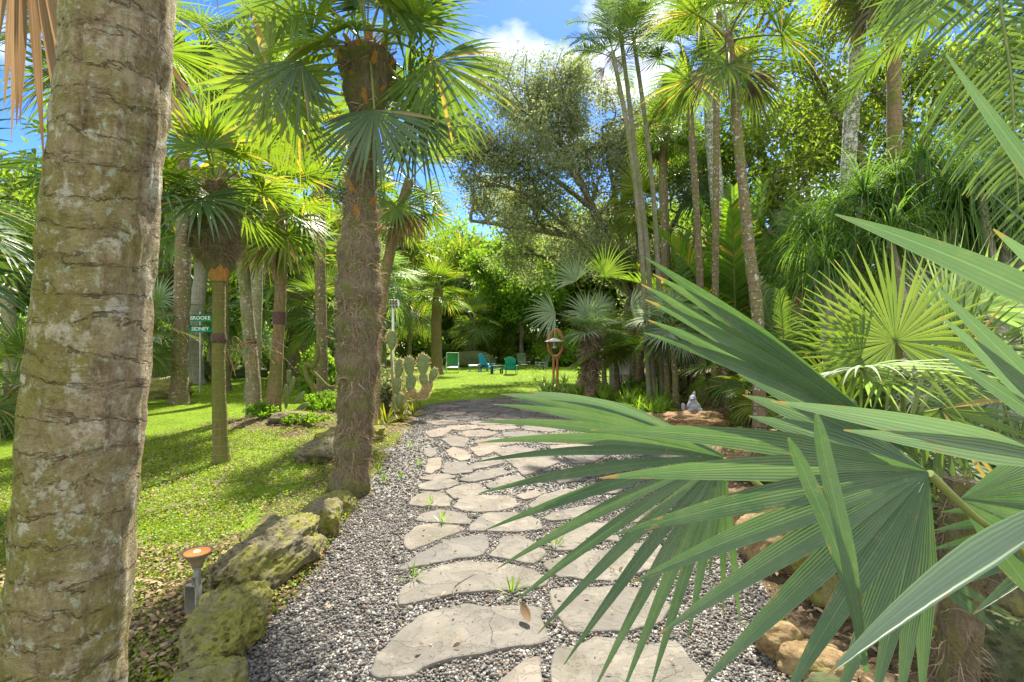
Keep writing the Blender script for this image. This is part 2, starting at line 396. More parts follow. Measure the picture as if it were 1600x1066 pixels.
M['pale_thin'] = bark_mat('thin_palm_bark', (.14, .13, .1), (.27, .25, .2), (.38, .36, .3), rings=5, ringcol=(.14, .13, .1), moss=.2, bumps=.4)
def rock_mat(name, a, b, moss, sc=1.0, mosscol=(.17, .17, .035), bumps=1.0):
    t = NT(name); o = t.objc()
    v = t.n('ShaderNodeTexVoronoi'); v.inputs['Scale'].default_value = 17*sc
    wv = t.mix(.12, o, t.n('ShaderNodeTexNoise').outputs['Color']); t.l(o, v.inputs['Vector'])
    n1 = t.noise(o, 6*sc, 6, .7); n2 = t.noise(o, 38*sc, 5, .7)
    pit = t.ramp(t.math('ADD', v.outputs['Distance'], t.math('MULTIPLY', n2, .25)), [(.12, (0, 0, 0)), (.4, (1, 1, 1))])
    col = t.ramp(t.math('ADD', t.math('MULTIPLY', n1, .5), t.math('MULTIPLY', n2, .5)), [(.36, a), (.64, b)])
    col = t.mix(t.math('MULTIPLY', t.math('SUBTRACT', 1.0, pit), .35), col, tuple(x*.45 for x in a))
    if moss:
        mm = t.ramp(t.noise(o, 3.5*sc, 5, .75), [(.63-moss*.3, (0, 0, 0)), (.73-moss*.25, (1, 1, 1))])
        col = t.mix(t.math('MULTIPLY', mm, .9), col, t.mix(n2, tuple(x*.6 for x in mosscol), tuple(x*1.7 for x in mosscol)))
    nb = t.bump(t.math('ADD', pit, t.math('MULTIPLY', n2, .6)), bumps, .03)
    return t.out(t.principled(col, .9, nb, .15))
M['coral'] = rock_mat('coral_rock', (.075, .068, .042), (.24, .215, .14), .55)
M['coral_moss'] = rock_mat('mossy_coral_rock', (.1, .095, .045), (.3, .28, .16), .8)
M['sandstone'] = rock_mat('yellow_sandstone', (.15, .1, .045), (.33, .24, .13), .3, sc=1.2, bumps=.6)
M['orange_rock'] = rock_mat('orange_rock', (.14, .08, .04), (.33, .22, .12), .25, sc=1.3)
M['dark_rock'] = rock_mat('dark_boulder', (.05, .055, .03), (.13, .13, .08), .8, sc=.6, mosscol=(.05, .08, .02))

def flag_mat():
    t = NT('flagstone'); o = t.objc(); p = t.pos(); oi = t.n('ShaderNodeObjectInfo').outputs['Random']
    n1 = t.noise(p, 3.5, 6, .65, .5); n2 = t.noise(p, 30, 6, .7); n3 = t.noise(p, 9, 3, .5)
    col = t.ramp(n1, [(.3, (.07, .066, .058)), (.5, (.14, .128, .108)), (.7, (.23, .207, .172))])
    col = t.mix(t.math('MULTIPLY', n2, .4), col, (.16, .15, .135))
    sep = t.n('ShaderNodeSeparateXYZ'); t.l(p, sep.inputs[0])
    far = t.ramp(t.math('DIVIDE', sep.outputs[1], 16.0), [(.34, (0, 0, 0)), (.6, (1, 1, 1))])   # purplish tint of the shaded far stretch painted into the stone colour
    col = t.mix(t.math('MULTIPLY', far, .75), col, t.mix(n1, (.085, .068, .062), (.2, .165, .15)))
    col = t.mix(t.math('MULTIPLY', t.ramp(oi, [(.4, (0, 0, 0)), (1, (1, 1, 1))]), .22), col, (.38, .29, .2))
    stain = t.ramp(t.noise(p, 2.3, 6, .75, .8), [(.5, (0, 0, 0)), (.62, (1, 1, 1))]); col = t.mix(t.math('MULTIPLY', stain, .42), col, (.075, .07, .045))
    col = t.mix(t.math('MULTIPLY', t.ramp(t.math('FRACT', t.math('MULTIPLY', oi, 7.3)), [(.3, (0, 0, 0)), (1, (1, 1, 1))]), .6), col, (.1, .098, .095))
    spots = t.ramp(t.noise(p, 60, 2, .5), [(.68, (0, 0, 0)), (.72, (1, 1, 1))]); col = t.mix(t.math('MULTIPLY', spots, .5), col, (.07, .06, .045))
    v = t.n('ShaderNodeTexVoronoi', feature='DISTANCE_TO_EDGE'); v.inputs['Scale'].default_value = .95
    wn = t.n('ShaderNodeTexNoise'); wn.inputs['Scale'].default_value = 4; wn.inputs['Detail'].default_value = 5; t.l(p, wn.inputs['Vector'])
    wm = t.mix(.35, p, wn.outputs['Color'], 'ADD'); t.l(wm, v.inputs['Vector'])
    crack = t.ramp(v.outputs['Distance'], [(0, (1, 1, 1)), (.005, (0, 0, 0))]); crack = t.math('MULTIPLY', crack, t.ramp(n3, [(.45, (0, 0, 0)), (.55, (1, 1, 1))]))
    col = t.mix(t.math('MULTIPLY', crack, .75), col, (.05, .045, .035))
    h = t.math('SUBTRACT', t.math('ADD', t.math('MULTIPLY', n3, 1.2), t.math('MULTIPLY', n2, .35)), t.math('MULTIPLY', crack, .6))
    step = t.ramp(n1, [(.46, (0, 0, 0)), (.475, (1, 1, 1)), (.56, (1, 1, 1)), (.57, (0, 0, 0))]); h = t.math('ADD', h, t.math('MULTIPLY', step, .5))
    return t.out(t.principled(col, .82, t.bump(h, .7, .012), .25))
M['flag'] = flag_mat()

def gravel_mat():
    t = NT('gravel_bed'); p = t.pos()
    v = t.n('ShaderNodeTexVoronoi'); v.inputs['Scale'].default_value = 62; t.l(p, v.inputs['Vector'])
    sep = t.n('ShaderNodeSeparateColor'); t.l(v.outputs['Color'], sep.inputs[0])
    col = t.ramp(sep.outputs[0], [(0, (.06, .06, .06)), (.35, (.17, .165, .16)), (.7, (.33, .31, .28)), (1, (.58, .55, .5))])
    col = t.mix(t.ramp(v.outputs['Distance'], [(.3, (0, 0, 0)), (.7, (1, 1, 1))]), col, (.04, .038, .035))
    h = t.math('SUBTRACT', 1.0, v.outputs['Distance'])
    return t.out(t.principled(col, .85, t.bump(h, 1.0, .012), .2))
M['gravel'] = gravel_mat()
def pebble_mat():
    t = NT('pebble'); rv = t.attr('rv', 'Fac')
    col = t.ramp(rv, [(0, (.055, .055, .053)), (.2, (.09, .088, .084)), (.45, (.135, .13, .122)), (.65, (.185, .168, .145)), (.86, (.22, .198, .168)), (.92, (.15, .095, .065)), (.97, (.12, .08, .055)), (1, (.27, .245, .2))])
    n = t.noise(t.pos(), 160, 3); col = t.mix(t.math('MULTIPLY', n, .3), col, (.1, .1, .1))
    return t.out(t.principled(col, .7, None, .3))
M['pebble'] = pebble_mat()
def ground_mat(name, stops, s1=1.2, s2=14, s3=70, bumps=.8):
    t = NT(name); p = t.pos()
    n1 = t.noise(p, s1, 5, .65); n2 = t.noise(p, s2, 5, .7); n3 = t.noise(p, s3, 4, .7)
    f = t.math('ADD', t.math('ADD', t.math('MULTIPLY', n1, .35), t.math('MULTIPLY', n2, .3)), t.math('MULTIPLY', n3, .35))
    col = t.ramp(f, stops)
    return t.out(t.principled(col, .95, t.bump(t.math('ADD', n2, n3), bumps, .03), .1))
M['lawn'] = ground_mat('lawn', [(.36, (.07, .11, .012)), (.5, (.13, .21, .018)), (.62, (.2, .29, .03))])
M['soil'] = ground_mat('leafy_soil', [(.35, (.05, .04, .025)), (.48, (.13, .1, .06)), (.56, (.13, .15, .03)), (.66, (.3, .24, .15))])
M['mulch'] = ground_mat('mulch', [(.35, (.035, .025, .017)), (.48, (.12, .085, .05)), (.58, (.24, .18, .11)), (.68, (.42, .33, .22))], s3=45)
M['patio'] = ground_mat('patio_slab', [(.35, (.3, .22, .18)), (.5, (.42, .32, .27)), (.65, (.52, .42, .36))], bumps=.2)
M['cactus'] = simple_mat('cactus_pad', (.09, .15, .045), (.19, .25, .1), .5, 9)
M['cactus_old'] = simple_mat('old_cactus_pad', (.2, .17, .07), (.34, .25, .12), .6, 9)
M['spine'] = leaf_mat('cactus_spine', (.5, .42, .2), (.8, .72, .45), trans=.4, rough=.6, trcol=(1.2, 1.1, .8))
M['lamp'] = simple_mat('lamp_bronze', (.2, .16, .1), (.3, .24, .16), .5, 30)
M['lampgrey'] = simple_mat('lamp_stake', (.2, .21, .17), (.32, .32, .27), .6, 30)
M['bulb'] = simple_mat('lit_lens', (.5, .22, .06), (.6, .28, .09), .4, 3, emis=((1, .3, .06), .22))
M['bulbc'] = simple_mat('lit_bulb', (1, .8, .4), (1, .85, .5), .4, 3, emis=((1, .6, .2), 1.2))
M['signgreen'] = simple_mat('sign_green', (0.005, .24, .13), (.01, .3, .17), .4, 20)
M['white'] = simple_mat('white_paint', (.72, .73, .7), (.82, .82, .8), .5, 20)
M['steel'] = simple_mat('galvanised_steel', (.3, .31, .3), (.42, .43, .42), .45, 30, metal=.6)
M['signyel'] = simple_mat('sign_yellow', (.75, .38, .01), (.8, .43, .02), .45, 20)
M['black'] = simple_mat('black_paint', (.02, .02, .02), (.04, .04, .04), .5, 20)
M['c_green'] = simple_mat('green_plastic', (.05, .3, .11), (.07, .36, .15), .5, 20)
M['c_pale'] = simple_mat('pale_frame', (.4, .55, .48), (.5, .62, .55), .5, 20)
M['c_blue'] = simple_mat('blue_plastic', (.01, .3, .58), (.02, .38, .68), .45, 20)
M['c_dark'] = simple_mat('dark_green_plastic', (.01, .11, .1), (.02, .15, .14), .5, 20)
M['c_teal'] = simple_mat('teal_plastic', (.0, .26, .2), (.01, .33, .26), .45, 20)
M['c_sage'] = simple_mat('sage_wood', (.13, .2, .15), (.2, .27, .21), .6, 20)
M['redwood'] = simple_mat('red_wood', (.3, .1, .04), (.46, .2, .09), .6, 25)
M['tin'] = simple_mat('weathered_tin', (.45, .45, .43), (.62, .62, .6), .5, 15)
M['statue'] = simple_mat('grey_stone', (.17, .18, .21), (.33, .35, .4), .85, 25, bumps=.5)
M['wrap'] = simple_mat('dark_wrap', (.05, .025, .02), (.12, .07, .06), .7, 25)
M['concrete'] = simple_mat('concrete', (.22, .23, .2), (.36, .37, .33), .85, 15, bumps=.4)

# ------------------------------------------------------------------ leaves
def fan_blade(mb, hub, axis, side, R_, n=28, spread=2.4, split=.45, droop=.5, cup=.15, fold=.35, k=8, mi=0, wf=1.0, jit=.05, shape=.25, power=1.5):
    hub = np.array(list(hub), float); axis = nrm(np.array(list(axis), float)); side = np.array(list(side), float)
    side = nrm(side-axis*np.dot(side, axis)); n0 = np.cross(side, axis)
    a = np.linspace(-spread, spread, n)+rng.normal(0, .012, n); da = 2*spread/(n-1)
    q = np.abs(a)/spread
    D = np.cos(a)[:, None]*axis+np.sin(a)[:, None]*side+n0*(cup*(.4+q))[:, None]+rng.normal(0, jit, (n, 3))*.5
    L = R_*(1-shape*q**2)*(1+rng.normal(0, jit, n))
    Pp, Dd = chains(np.repeat(hub[None], n, 0), D, L, k, droop*(1+rng.normal(0, .25, n)), power)
    S = nrm(np.cross(Dd, n0)); N = nrm(np.cross(S, Dd))
    r = np.linspace(0, 1, k)[None, :]*L[:, None]; rs = split*R_
    ws = rs*math.tan(da/2)*1.02*wf
    W = np.where(r < rs, r*math.tan(da/2)*1.02*wf, ws*(1-np.clip((r-rs)/(L[:, None]-rs), 0, 1)**1.25))
    W = np.maximum(W, .0012)
    ribbons(mb, Pp, S, N, W, fold, 3, mi=mi)

def fan_frond(name, elev, pet=.55, R_=.75, n=26, spread=2.3, split=.45, droop=.6, cup=.15, mats=None, wf=1., pw=.011, k=8, fold=.35, bdroop=.35):
    mb = MB(); e = R(elev)
    Pp, Dd = chains([[0, 0, 0]], [[0, math.cos(e), math.sin(e)]], pet, 7, .55)
    tube(mb, Pp[0], np.linspace(pw*1.5, pw*.8, 7), 5, mi=1, cap=False)
    d = Dd[0, -1].copy(); d[2] -= bdroop
    fan_blade(mb, Pp[0, -1], d, [1, 0, 0], R_, n, spread, split, droop, cup, fold, k, 0, wf)
    return mb.mesh(name, mats)

def feather_frond(name, elev, L=2.0, n=38, ll=.5, lw=.018, droop=1.0, ldroop=.8, mats=None, v=.5, k=5, start=.18):
    mb = MB(); e = R(elev)
    Pp, Dd = chains([[0, 0, 0]], [[0, math.cos(e), math.sin(e)]], L, 16, droop, 1.0)
    tube(mb, Pp[0], np.linspace(.02, .004, 16)*max(.6, L/2), 5, mi=1, cap=False)
    t = np.linspace(start, .99, n); t = np.concatenate([t, t]); sg = np.repeat([-1., 1.], n)
    idx = t*15; i0 = np.minimum(idx.astype(int), 14); f = (idx-i0)[:, None]
    base = Pp[0][i0]*(1-f)+Pp[0][i0+1]*f; dd = nrm(Dd[0][i0]*(1-f)+Dd[0][i0+1]*f)
    sd = np.zeros((2*n, 3)); sd[:, 0] = sg; up = nrm(np.cross(sd, dd)*sg[:, None])
    fw = .35+.9*t
    D = sd*1.0+dd*fw[:, None]+up*v+rng.normal(0, .07, (2*n, 3))
    LL = ll*np.sin(np.clip(t*1.05+.12, 0, 1)*np.pi*.93)**.6*(1+rng.normal(0, .06, 2*n))
    Lp, Ld = chains(base, D, LL, k, ldroop*(1+rng.normal(0, .2, 2*n)), 1.0)
    S = nrm(np.cross(Ld, up[:, None, :])); N = nrm(np.cross(S, Ld))
    tt = np.linspace(0, 1, k)
    W = lw*np.sin(np.clip(tt*.85+.15, 0, 1)*np.pi)**.7+.001
    ribbons(mb, Lp, S, N, np.repeat(W[None], 2*n, 0), .3, 3, mi=0)
    return mb.mesh(name, mats)

def fan_set(nm, mats, **kw):
    return [fan_frond(nm, e, mats=mats, droop=kw.get('dr', .6)*d, **{k: v for k, v in kw.items() if k != 'dr'}) for e, d in ((78, .7), (50, .9), (22, 1.1), (-8, 1.4), (-38, 1.6))]
FAN = fan_set('frond', [M['fan'], M['petiole']], n=30, split=.34)
FAN_D = fan_set('frond', [M['fan_dark'], M['petiole']], n=32, R_=.8, dr=1.0, split=.36)
FAN_Y = fan_set('frond', [M['fan_yel'], M['petiole']], n=30, R_=.8, dr=.9, split=.36)
FAN_S = fan_set('frond', [M['fan_silver'], M['petiole']], n=26, R_=.8, dr=1.2, split=.35)
FAN_B = fan_set('frond', [M['fan'], M['petiole']], n=36, R_=.95, pet=.7, dr=1.4, split=.28, pw=.014)   # big, drooping tips
DEAD = [fan_frond('dead_frond', e, .5, .75, 20, 1.3, .4, 2.2, .3, [M['dead'], M['petiole_brown']]) for e in (-50, -75)]
DEADG = [fan_frond('dead_frond', e, .5, .8, 20, 1.2, .3, 2.2, .3, [M['dead_grey'], M['petiole_brown']]) for e in (-45, -70)]
FEA = [feather_frond('frond', e, 2.0, 36, .5, .02, d, mats=[M['feather'], M['petiole']]) for e, d in ((80, .9), (62, 1.3), (42, 1.5), (15, 1.6))]
FEA_D = [feather_frond('frond', e, 2.2, 40, .6, .016, d, ldroop=1.2, mats=[M['feather_dark'], M['petiole']]) for e, d in ((75, 1.3), (50, 1.7), (25, 1.8), (0, 1.7))]
FAR_FAN = [fan_frond('frond', e, .9, 1.0, 16, 2.2, .4, d, .15, [M['fan'], M['petiole']], k=5) for e, d in ((75, .8), (45, 1.), (15, 1.2), (-20, 1.5))]

def crown(root, at, sets, n, sc=1.0, lo=0, hi=None, az0=0, azr=6.283, elv=None):
    """fronds as children, spiralling round the crown"""
    at = Vector(at)-root.location
    for i in range(n):
        f = (i+.5)/n
        idx = int(min(len(sets)-1, f**.85*len(sets)))
        az = az0+(i*2.39996 % azr)+random.uniform(-.2, .2)
        o = obj(sets[idx].name.split('.')[0], sets[idx], root, at+Vector((0, 0, -.25*f*sc+random.uniform(-.03, .03))), az, sc*random.uniform(.85, 1.12))
        o.rotation_euler = (random.uniform(-.12, .12), random.uniform(-.15, .15), az)

def ringdisp(amp, per, na=.12, ns=3.0):
    def d(s, ang, r):
        nz = np.array([mnoise.noise(Vector((math.cos(a)*ns*.5, math.sin(a)*ns*.5, s*ns))) for a in ang])
        return amp*r*max(0, math.cos(2*math.pi*s/per))**6+na*r*nz
    return d

def palm(name, label, cat, base, pts, r0, r1, tm, sets, n, sc=1.0, group=None, k=40, seg=14, dead=None, ndead=0, flare=1.35, ramp=None, disp=True, crown_at=None, fh=.25):
    """base Vector; pts further Vectors up the trunk; last one carries the crown"""
    root = thing(name, label, cat, base, 0, group)
    path = spline([base-Vector((0, 0, .15))]+list(pts), k)-np.array(base)
    t = np.linspace(0, 1, k); hgt = path[:, 2]
    rad = r0+(r1-r0)*t; rad = rad*(1+(flare-1)*np.exp(-np.maximum(hgt, 0)/fh))
    if ramp is not None: rad = np.interp(t, *ramp)
    mb = MB(); tube(mb, path, rad, seg, disp=ringdisp(.06, .13) if disp else None)
    mb.build('trunk', tm, root)
    at = crown_at or pts[-1]
    if n: crown(root, at, sets, n, sc)
    for i in range(ndead):
        ms = (dead or DEAD)[i % 2]
        obj('dead_frond', ms, root, Vector(at)-Vector(base)+Vector((0, 0, -.15*sc-.05*(i % 3))), i*2.1+random.random(), sc*random.uniform(.8, 1.1))
    return root

# ------------------------------------------------------------------ ground
def inpoly(x, y, poly):
    x = np.asarray(x); y = np.asarray(y); ins = np.zeros(x.shape, bool); n = len(poly)
    for i in range(n):
        x1, y1 = poly[i]; x2, y2 = poly[(i+1) % n]
        c = ((y1 > y) != (y2 > y)) & (x < (x2-x1)*(y-y1)/((y2-y1) if y2 != y1 else 1e-9)+x1)
        ins ^= c
    return ins
PATH = [(-1.2, -3), (-1.25, 1.2), (-1.32, 2.4), (-1.36, 3.6), (-1.5, 5.1), (-1.7, 6.9), (-1.95, 10.3), (-2.25, 13.3), (-1.6, 14.4), (.6, 15.6), (1.4, 14.4), (2.05, 12.6), (2.7, 10.8), (2.85, 7.8), (2.35, 5.9), (1.85, 4.), (1.45, 2.9), (1.3, 2.2), (1.3, -3)]
BEDR = [(1.3, -3), (1.3, 2.2), (1.45, 2.9), (1.85, 4.), (2.35, 5.9), (2.85, 7.8), (2.7, 10.8), (2.05, 12.6), (1.4, 14.4), (.6, 15.6), (1.2, 17.5), (3.2, 20), (5, 24), (8, 30), (26, 30), (26, -3)]
BEDL = [(-1.2, -3), (-1.25, 1.2), (-1.32, 2.4), (-1.36, 3.6), (-1.5, 5.1), (-1.7, 6.9), (-1.95, 10.3), (-2.25, 13.3), (-2.7, 12.5), (-3.0, 11.2), (-5.1, 10.9), (-5.4, 9.2), (-4.3, 8.4), (-3.3, 7.8), (-2.6, 6.6), (-2.2, 5.2), (-2.3, 4.2), (-3.2, 2.8), (-4.5, 1.5), (-4.6, -3)]
PATIO = [(3.4, 4.3), (9.5, 4.3), (9.5, 6.6), (4.4, 6.6)]
def grid_ground():
    xs = np.concatenate([np.linspace(-140, -14, 30)[:-1], np.linspace(-14, -6, 40)[:-1], np.arange(-6, 6, .07), np.linspace(6, 14, 50), np.linspace(14, 140, 30)[1:]])
    ys = np.concatenate([np.linspace(-12, 0, 14)[:-1], np.arange(0, 17, .07), np.linspace(17, 40, 90), np.linspace(40, 260, 30)[1:]])
    X, Y = np.meshgrid(xs, ys); jx = (np.sin(X*23.1+Y*7.7))*.02; jy = np.sin(Y*19.7-X*11.3)*.02
    near = (np.abs(X) < 6) & (Y > 0) & (Y < 17); X = X+jx*near; Y = Y+jy*near
    Z = gz(X, Y)+near*.006*np.sin(X*31+Y*17)
    nx = len(xs); cx = (X[:-1, :-1]+X[1:, 1:])/2; cy = (Y[:-1, :-1]+Y[1:, 1:])/2
    wob = .07*np.sin(cx*3.1+cy*4.3)+.05*np.sin(cx*9-cy*7)
    pth = inpoly(cx+wob, cy+wob*.5, PATH); br = inpoly(cx+wob, cy, BEDR) & ~pth; bl = inpoly(cx+wob, cy, BEDL) & ~pth
    pat = inpoly(cx, cy, PATIO); br &= ~pat; pth &= ~pat
    V = np.stack([X, Y, Z], 2).reshape(-1, 3)
    ii, jj = np.meshgrid(np.arange(len(ys)-1), np.arange(nx-1), indexing='ij')
    Qa = np.stack([ii*nx+jj, ii*nx+jj+1, (ii+1)*nx+jj+1, (ii+1)*nx+jj], 2)
    rest = ~(pth | br | bl | pat)
    for nm, mask, mt in (('lawn', rest, 'lawn'), ('gravel_path', pth, 'gravel'), ('planting_bed', br, 'mulch'), ('border_bed', bl, 'soil'), ('patio', pat, 'patio')):
        Qm = Qa[mask]
        u, inv = np.unique(Qm, return_inverse=True)
        mb = MB(); mb.add(V[u], inv.reshape(-1, 4)); o = mb.build(nm, M[mt]); o['kind'] = 'structure'
grid_ground()

# ------------------------------------------------------------------ flagstones
def zt(u, v): return (560+u/2.288, 600+v/2.288)
FS = [
 ('largest pale flagstone at the near left, a curled brown leaf lying on it', [(50,1040),(70,985),(130,920),(190,870),(260,830),(390,805),(480,815),(560,805),(645,805),(655,860),(685,930),(560,950),(450,975),(300,1005),(160,1060),(90,1062)]),
 ('long curved pale flagstone just beyond the largest one, second up the left side', [(145,775),(165,745),(230,690),(300,665),(400,648),(500,655),(560,660),(640,680),(675,715),(660,730),(560,745),(430,760),(330,770),(200,800),(150,810)]),
 ('wedge flagstone tapering to the left, third up the left side of the path', [(150,680),(200,640),(260,600),(330,565),(440,548),(456,560),(455,600),(440,622),(350,640),(200,670)]),
 ('pale triangular flagstone, fourth up the left side of the path', [(165,560),(200,520),(250,505),(330,510),(380,525),(300,555),(240,585),(190,605),(172,590)]),
 ('small half round flagstone with a grass tuft, fifth up the left side', [(208,493),(230,468),(290,452),(370,462),(402,495),(380,505),(290,498)]),
 ('small squarish flagstone, sixth up the left side of the path', [(182,435),(200,410),(240,390),(310,393),(322,435),(260,440)]),
 ('small pointed flagstone in mid path, right of the wedge flagstone', [(470,625),(500,600),(510,560),(560,545),(620,570),(665,610),(620,650),(540,635)]),
 ('pale flagstone in mid path right behind the small pointed one, a leaf tip over it', [(400,528),(425,490),(460,462),(560,460),(640,490),(650,520),(560,532),(480,530)]),
 ('oval flagstone in mid path, right of the small squarish one', [(345,440),(370,410),(440,398),(540,400),(565,430),(510,450),(420,455)]),
 ('diamond shaped flagstone behind the oval one in mid path', [(315,385),(360,365),(420,358),(455,380),(400,405),(345,408)]),
 ('thin sliver flagstone, seventh up the left side of the path', [(212,368),(270,350),(330,345),(360,360),(280,382),(230,380)]),
 ('small pale flagstone, eighth up the left side of the path', [(222,340),(260,328),(320,325),(345,338),(280,350),(230,348)]),
 ('narrow upright flagstone, ninth up the left side of the path', [(240,318),(250,270),(295,265),(295,300),(260,322)]),
 ('tiny pale flagstone, tenth up the left side of the path', [(232,250),(240,232),(275,230),(280,250),(255,262)]),
 ('small shaded flagstone just right of the narrow upright one', [(305,318),(310,285),(360,280),(400,300),(405,318),(340,325)]),
 ('long low flagstone behind the diamond shaped one', [(360,345),(420,320),(500,305),(540,320),(470,340),(400,350)]),
 ('thin brown flagstone right of the diamond shaped one', [(455,360),(520,335),(570,330),(600,345),(520,368),(470,370)]),
 ('rounded flagstone in mid path behind the long low one', [(390,300),(440,275),(490,260),(520,285),(460,300),(410,308)]),
 ('broad sunlit flagstone in the middle of the shaded stretch', [(525,275),(600,262),(680,260),(725,285),(650,310),(590,330),(560,300)]),
 ('pale rounded flagstone near the left edge where the shade starts', [(315,240),(340,225),(385,240),(400,270),(360,275),(325,255)]),
 ('brown flagstone right of the pale rounded one by the shade', [(400,230),(470,215),(510,230),(470,250),(430,260)]),
 ('wide flat flagstone directly behind the broad sunlit one', [(480,240),(560,225),(630,240),(600,262),(520,262)]),
 ('pale flagstone far up the left edge beside the gravel', [(300,200),(340,190),(390,200),(375,225),(330,220)]),
 ('palest flagstone far up the left edge, near the bromeliads', [(240,180),(290,162),(330,170),(300,190),(260,195)]),
 ('kidney shaped flagstone behind the leaf tips in mid path', [(610,435),(660,395),(740,375),(800,385),(790,410),(700,440),(640,445)]),
 ('long flagstone crossed by a green leaf, before the kidney shaped one', [(665,480),(700,460),(790,440),(870,440),(870,460),(780,480),(700,492)]),
 ('trapezoid flagstone under the leaf fingers in mid path', [(690,575),(720,520),(800,505),(890,505),(925,570),(880,560),(780,595),(710,598)]),
 ('broad cracked flagstone under the leaf fingers on the right side', [(660,650),(700,630),(790,610),(880,600),(960,580),(1060,570),(1110,600),(1090,650),(1020,670),(900,705),(720,700)]),
 ('large grey flagstone right of the curved one, under the leaf tips', [(680,750),(720,735),(830,728),(960,725),(1060,745),(1115,790),(1090,840),(980,880),(840,885),(750,892),(715,840),(695,790)]),
 ('large grey flagstone nearest the camera at the right of the path', [(720,955),(800,945),(860,910),(960,920),(1000,940),(1130,920),(1170,980),(1230,1040),(1240,1100),(1220,1180),(720,1180)]),
 ('pointed flagstone at the bottom edge between the two largest stones', [(500,1070),(560,1030),(635,985),(650,1000),(650,1100),(600,1180),(520,1180)]),
 ('small flagstone at the right side of the path half hidden by the fan leaf', [(920,480),(1000,440),(1100,450),(1080,490),(980,500)]),
 ('little flagstone left of the kidney shaped one', [(560,395),(620,380),(660,385),(630,405),(590,410)]),
 ('dark flagstone right of the kidney shaped one', [(820,375),(900,360),(960,375),(920,395),(850,392)]),
 ('brown flagstone in the shade right of the broad sunlit one', [(690,335),(760,318),(830,322),(790,345),(720,355)]),
 ('shaded flagstone at the right, behind the brown one', [(740,270),(800,250),(880,262),(840,285),(770,290)]),
]
STONEPOLY = []
def flagstone(label, poly, thick=.019, group=None):
    poly = np.array(poly); n = len(poly); c = poly.mean(0)
    out = []
    for i in range(n):
        a, b = poly[i], poly[(i+1) % n]; m = max(2, int(np.linalg.norm(b-a)/.05))
        for j in range(m): out.append(a+(b-a)*j/m)
    out = np.array(out)
    # soften corners + ragged edge
    for _ in range(1): out = .7*out+.15*(np.roll(out, 1, 0)+np.roll(out, -1, 0))
    out = c+(out-c)*(1.03 if np.ptp(poly[:, 0]) > .7 else 1.1)
    out += np.array([[mnoise.noise(Vector((p[0]*9, p[1]*9, 3)))*.022+mnoise.noise(Vector((p[0]*27, p[1]*27, 3)))*.01, mnoise.noise(Vector((p[0]*9, p[1]*9, 8)))*.022+mnoise.noise(Vector((p[0]*27, p[1]*27, 9)))*.01] for p in out])
    STONEPOLY.append(out.copy())
    import bmesh
    bm = bmesh.new(); m = len(out); rings = []
    tan = nrm(np.roll(out, -1, 0)-np.roll(out, 1, 0)); area = .5*np.sum(out[:, 0]*np.roll(out[:, 1], -1)-np.roll(out[:, 0], -1)*out[:, 1])
    nin = np.stack([-tan[:, 1], tan[:, 0]], 1)*(1 if area > 0 else -1)
    for off, dz in ((-.004, -.03), (0, thick-.011), (.005, thick-.003), (.014, thick)):
        q = out+nin*off
        rings.append([bm.verts.new((p[0]-c[0], p[1]-c[1], dz+.006*mnoise.noise(Vector((p[0]*3, p[1]*3, 1)))+float(gz(p[0], p[1])-gz(c[0], c[1])))) for p in q])
    for a, b in zip(rings[:-1], rings[1:]):
        for i in range(m): bm.faces.new((a[i], a[(i+1) % m], b[(i+1) % m], b[i]))
    f = bm.faces.new(rings[-1]); bmesh.ops.triangulate(bm, faces=[f])
    bmesh.ops.recalc_face_normals(bm, faces=bm.faces)
    me = bpy.data.meshes.new('flagstone'); bm.to_mesh(me); bm.free(); me.materials.append(M['flag'])
    o = obj('flagstone', me, None, (c[0], c[1], float(gz(c[0], c[1]))))
    return tag(o, label, 'flagstone', group or 'flagstones set in the gravel path')
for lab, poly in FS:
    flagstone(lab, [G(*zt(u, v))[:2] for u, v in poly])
# far and hidden ones on a jittered lattice
ca = [p.mean(0) for p in STONEPOLY]
def near_existing(c, r):
    return any(np.hypot(*(c-q)) < r for q in ca) or any(inpoly(np.array([c[0]]), np.array([c[1]]), p)[0] for p in STONEPOLY)
rr_ = random.Random(3); y = 7.0; row = 0
while y < 15.2:
    ch = .62+.02*(y-6); cw = .78; x = -1.75+(row % 2)*.35-max(0, (y-12)*.12)
    while x < 2.6:
        c = np.array([x+rr_.uniform(-.08, .08), y+rr_.uniform(-.07, .07)])
        if inpoly(np.array([c[0]]), np.array([c[1]]), PATH)[0] and inpoly(np.array([c[0]+.4]), np.array([c[1]+.3]), PATH)[0] and c[0] > -1.55-(y-9)*.06 and not near_existing(c, .52):
            nn = rr_.randint(5, 7); a0 = rr_.uniform(0, 6)
            poly = [(c[0]+math.cos(a0+i*6.283/nn+rr_.uniform(-.2, .2))*cw*.5*rr_.uniform(.82, 1.08), c[1]+math.sin(a0+i*6.283/nn)*ch*.5*rr_.uniform(.82, 1.08)) for i in range(nn)]
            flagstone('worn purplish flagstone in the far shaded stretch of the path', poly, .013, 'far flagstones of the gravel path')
        x += cw
    y += ch*.96; row += 1

def in_stones(x, y):
    m = np.zeros(len(x), bool)
    for p in STONEPOLY:
        mn = p.min(0); mx = p.max(0)
        s = np.where((x > mn[0]) & (x < mx[0]) & (y > mn[1]) & (y < mx[1]) & ~m)[0]
        if len(s): m[s] = inpoly(x[s], y[s], p)
    return m
def view_filter(x, y, z=0, m=60):
    px = 800+x/np.maximum(y, .1)*F; py = HZ+(H-z)/np.maximum(y, .1)*F
    return (px > -m) & (px < 1600+m) & (py < 1066+m*2) & (y > .3)

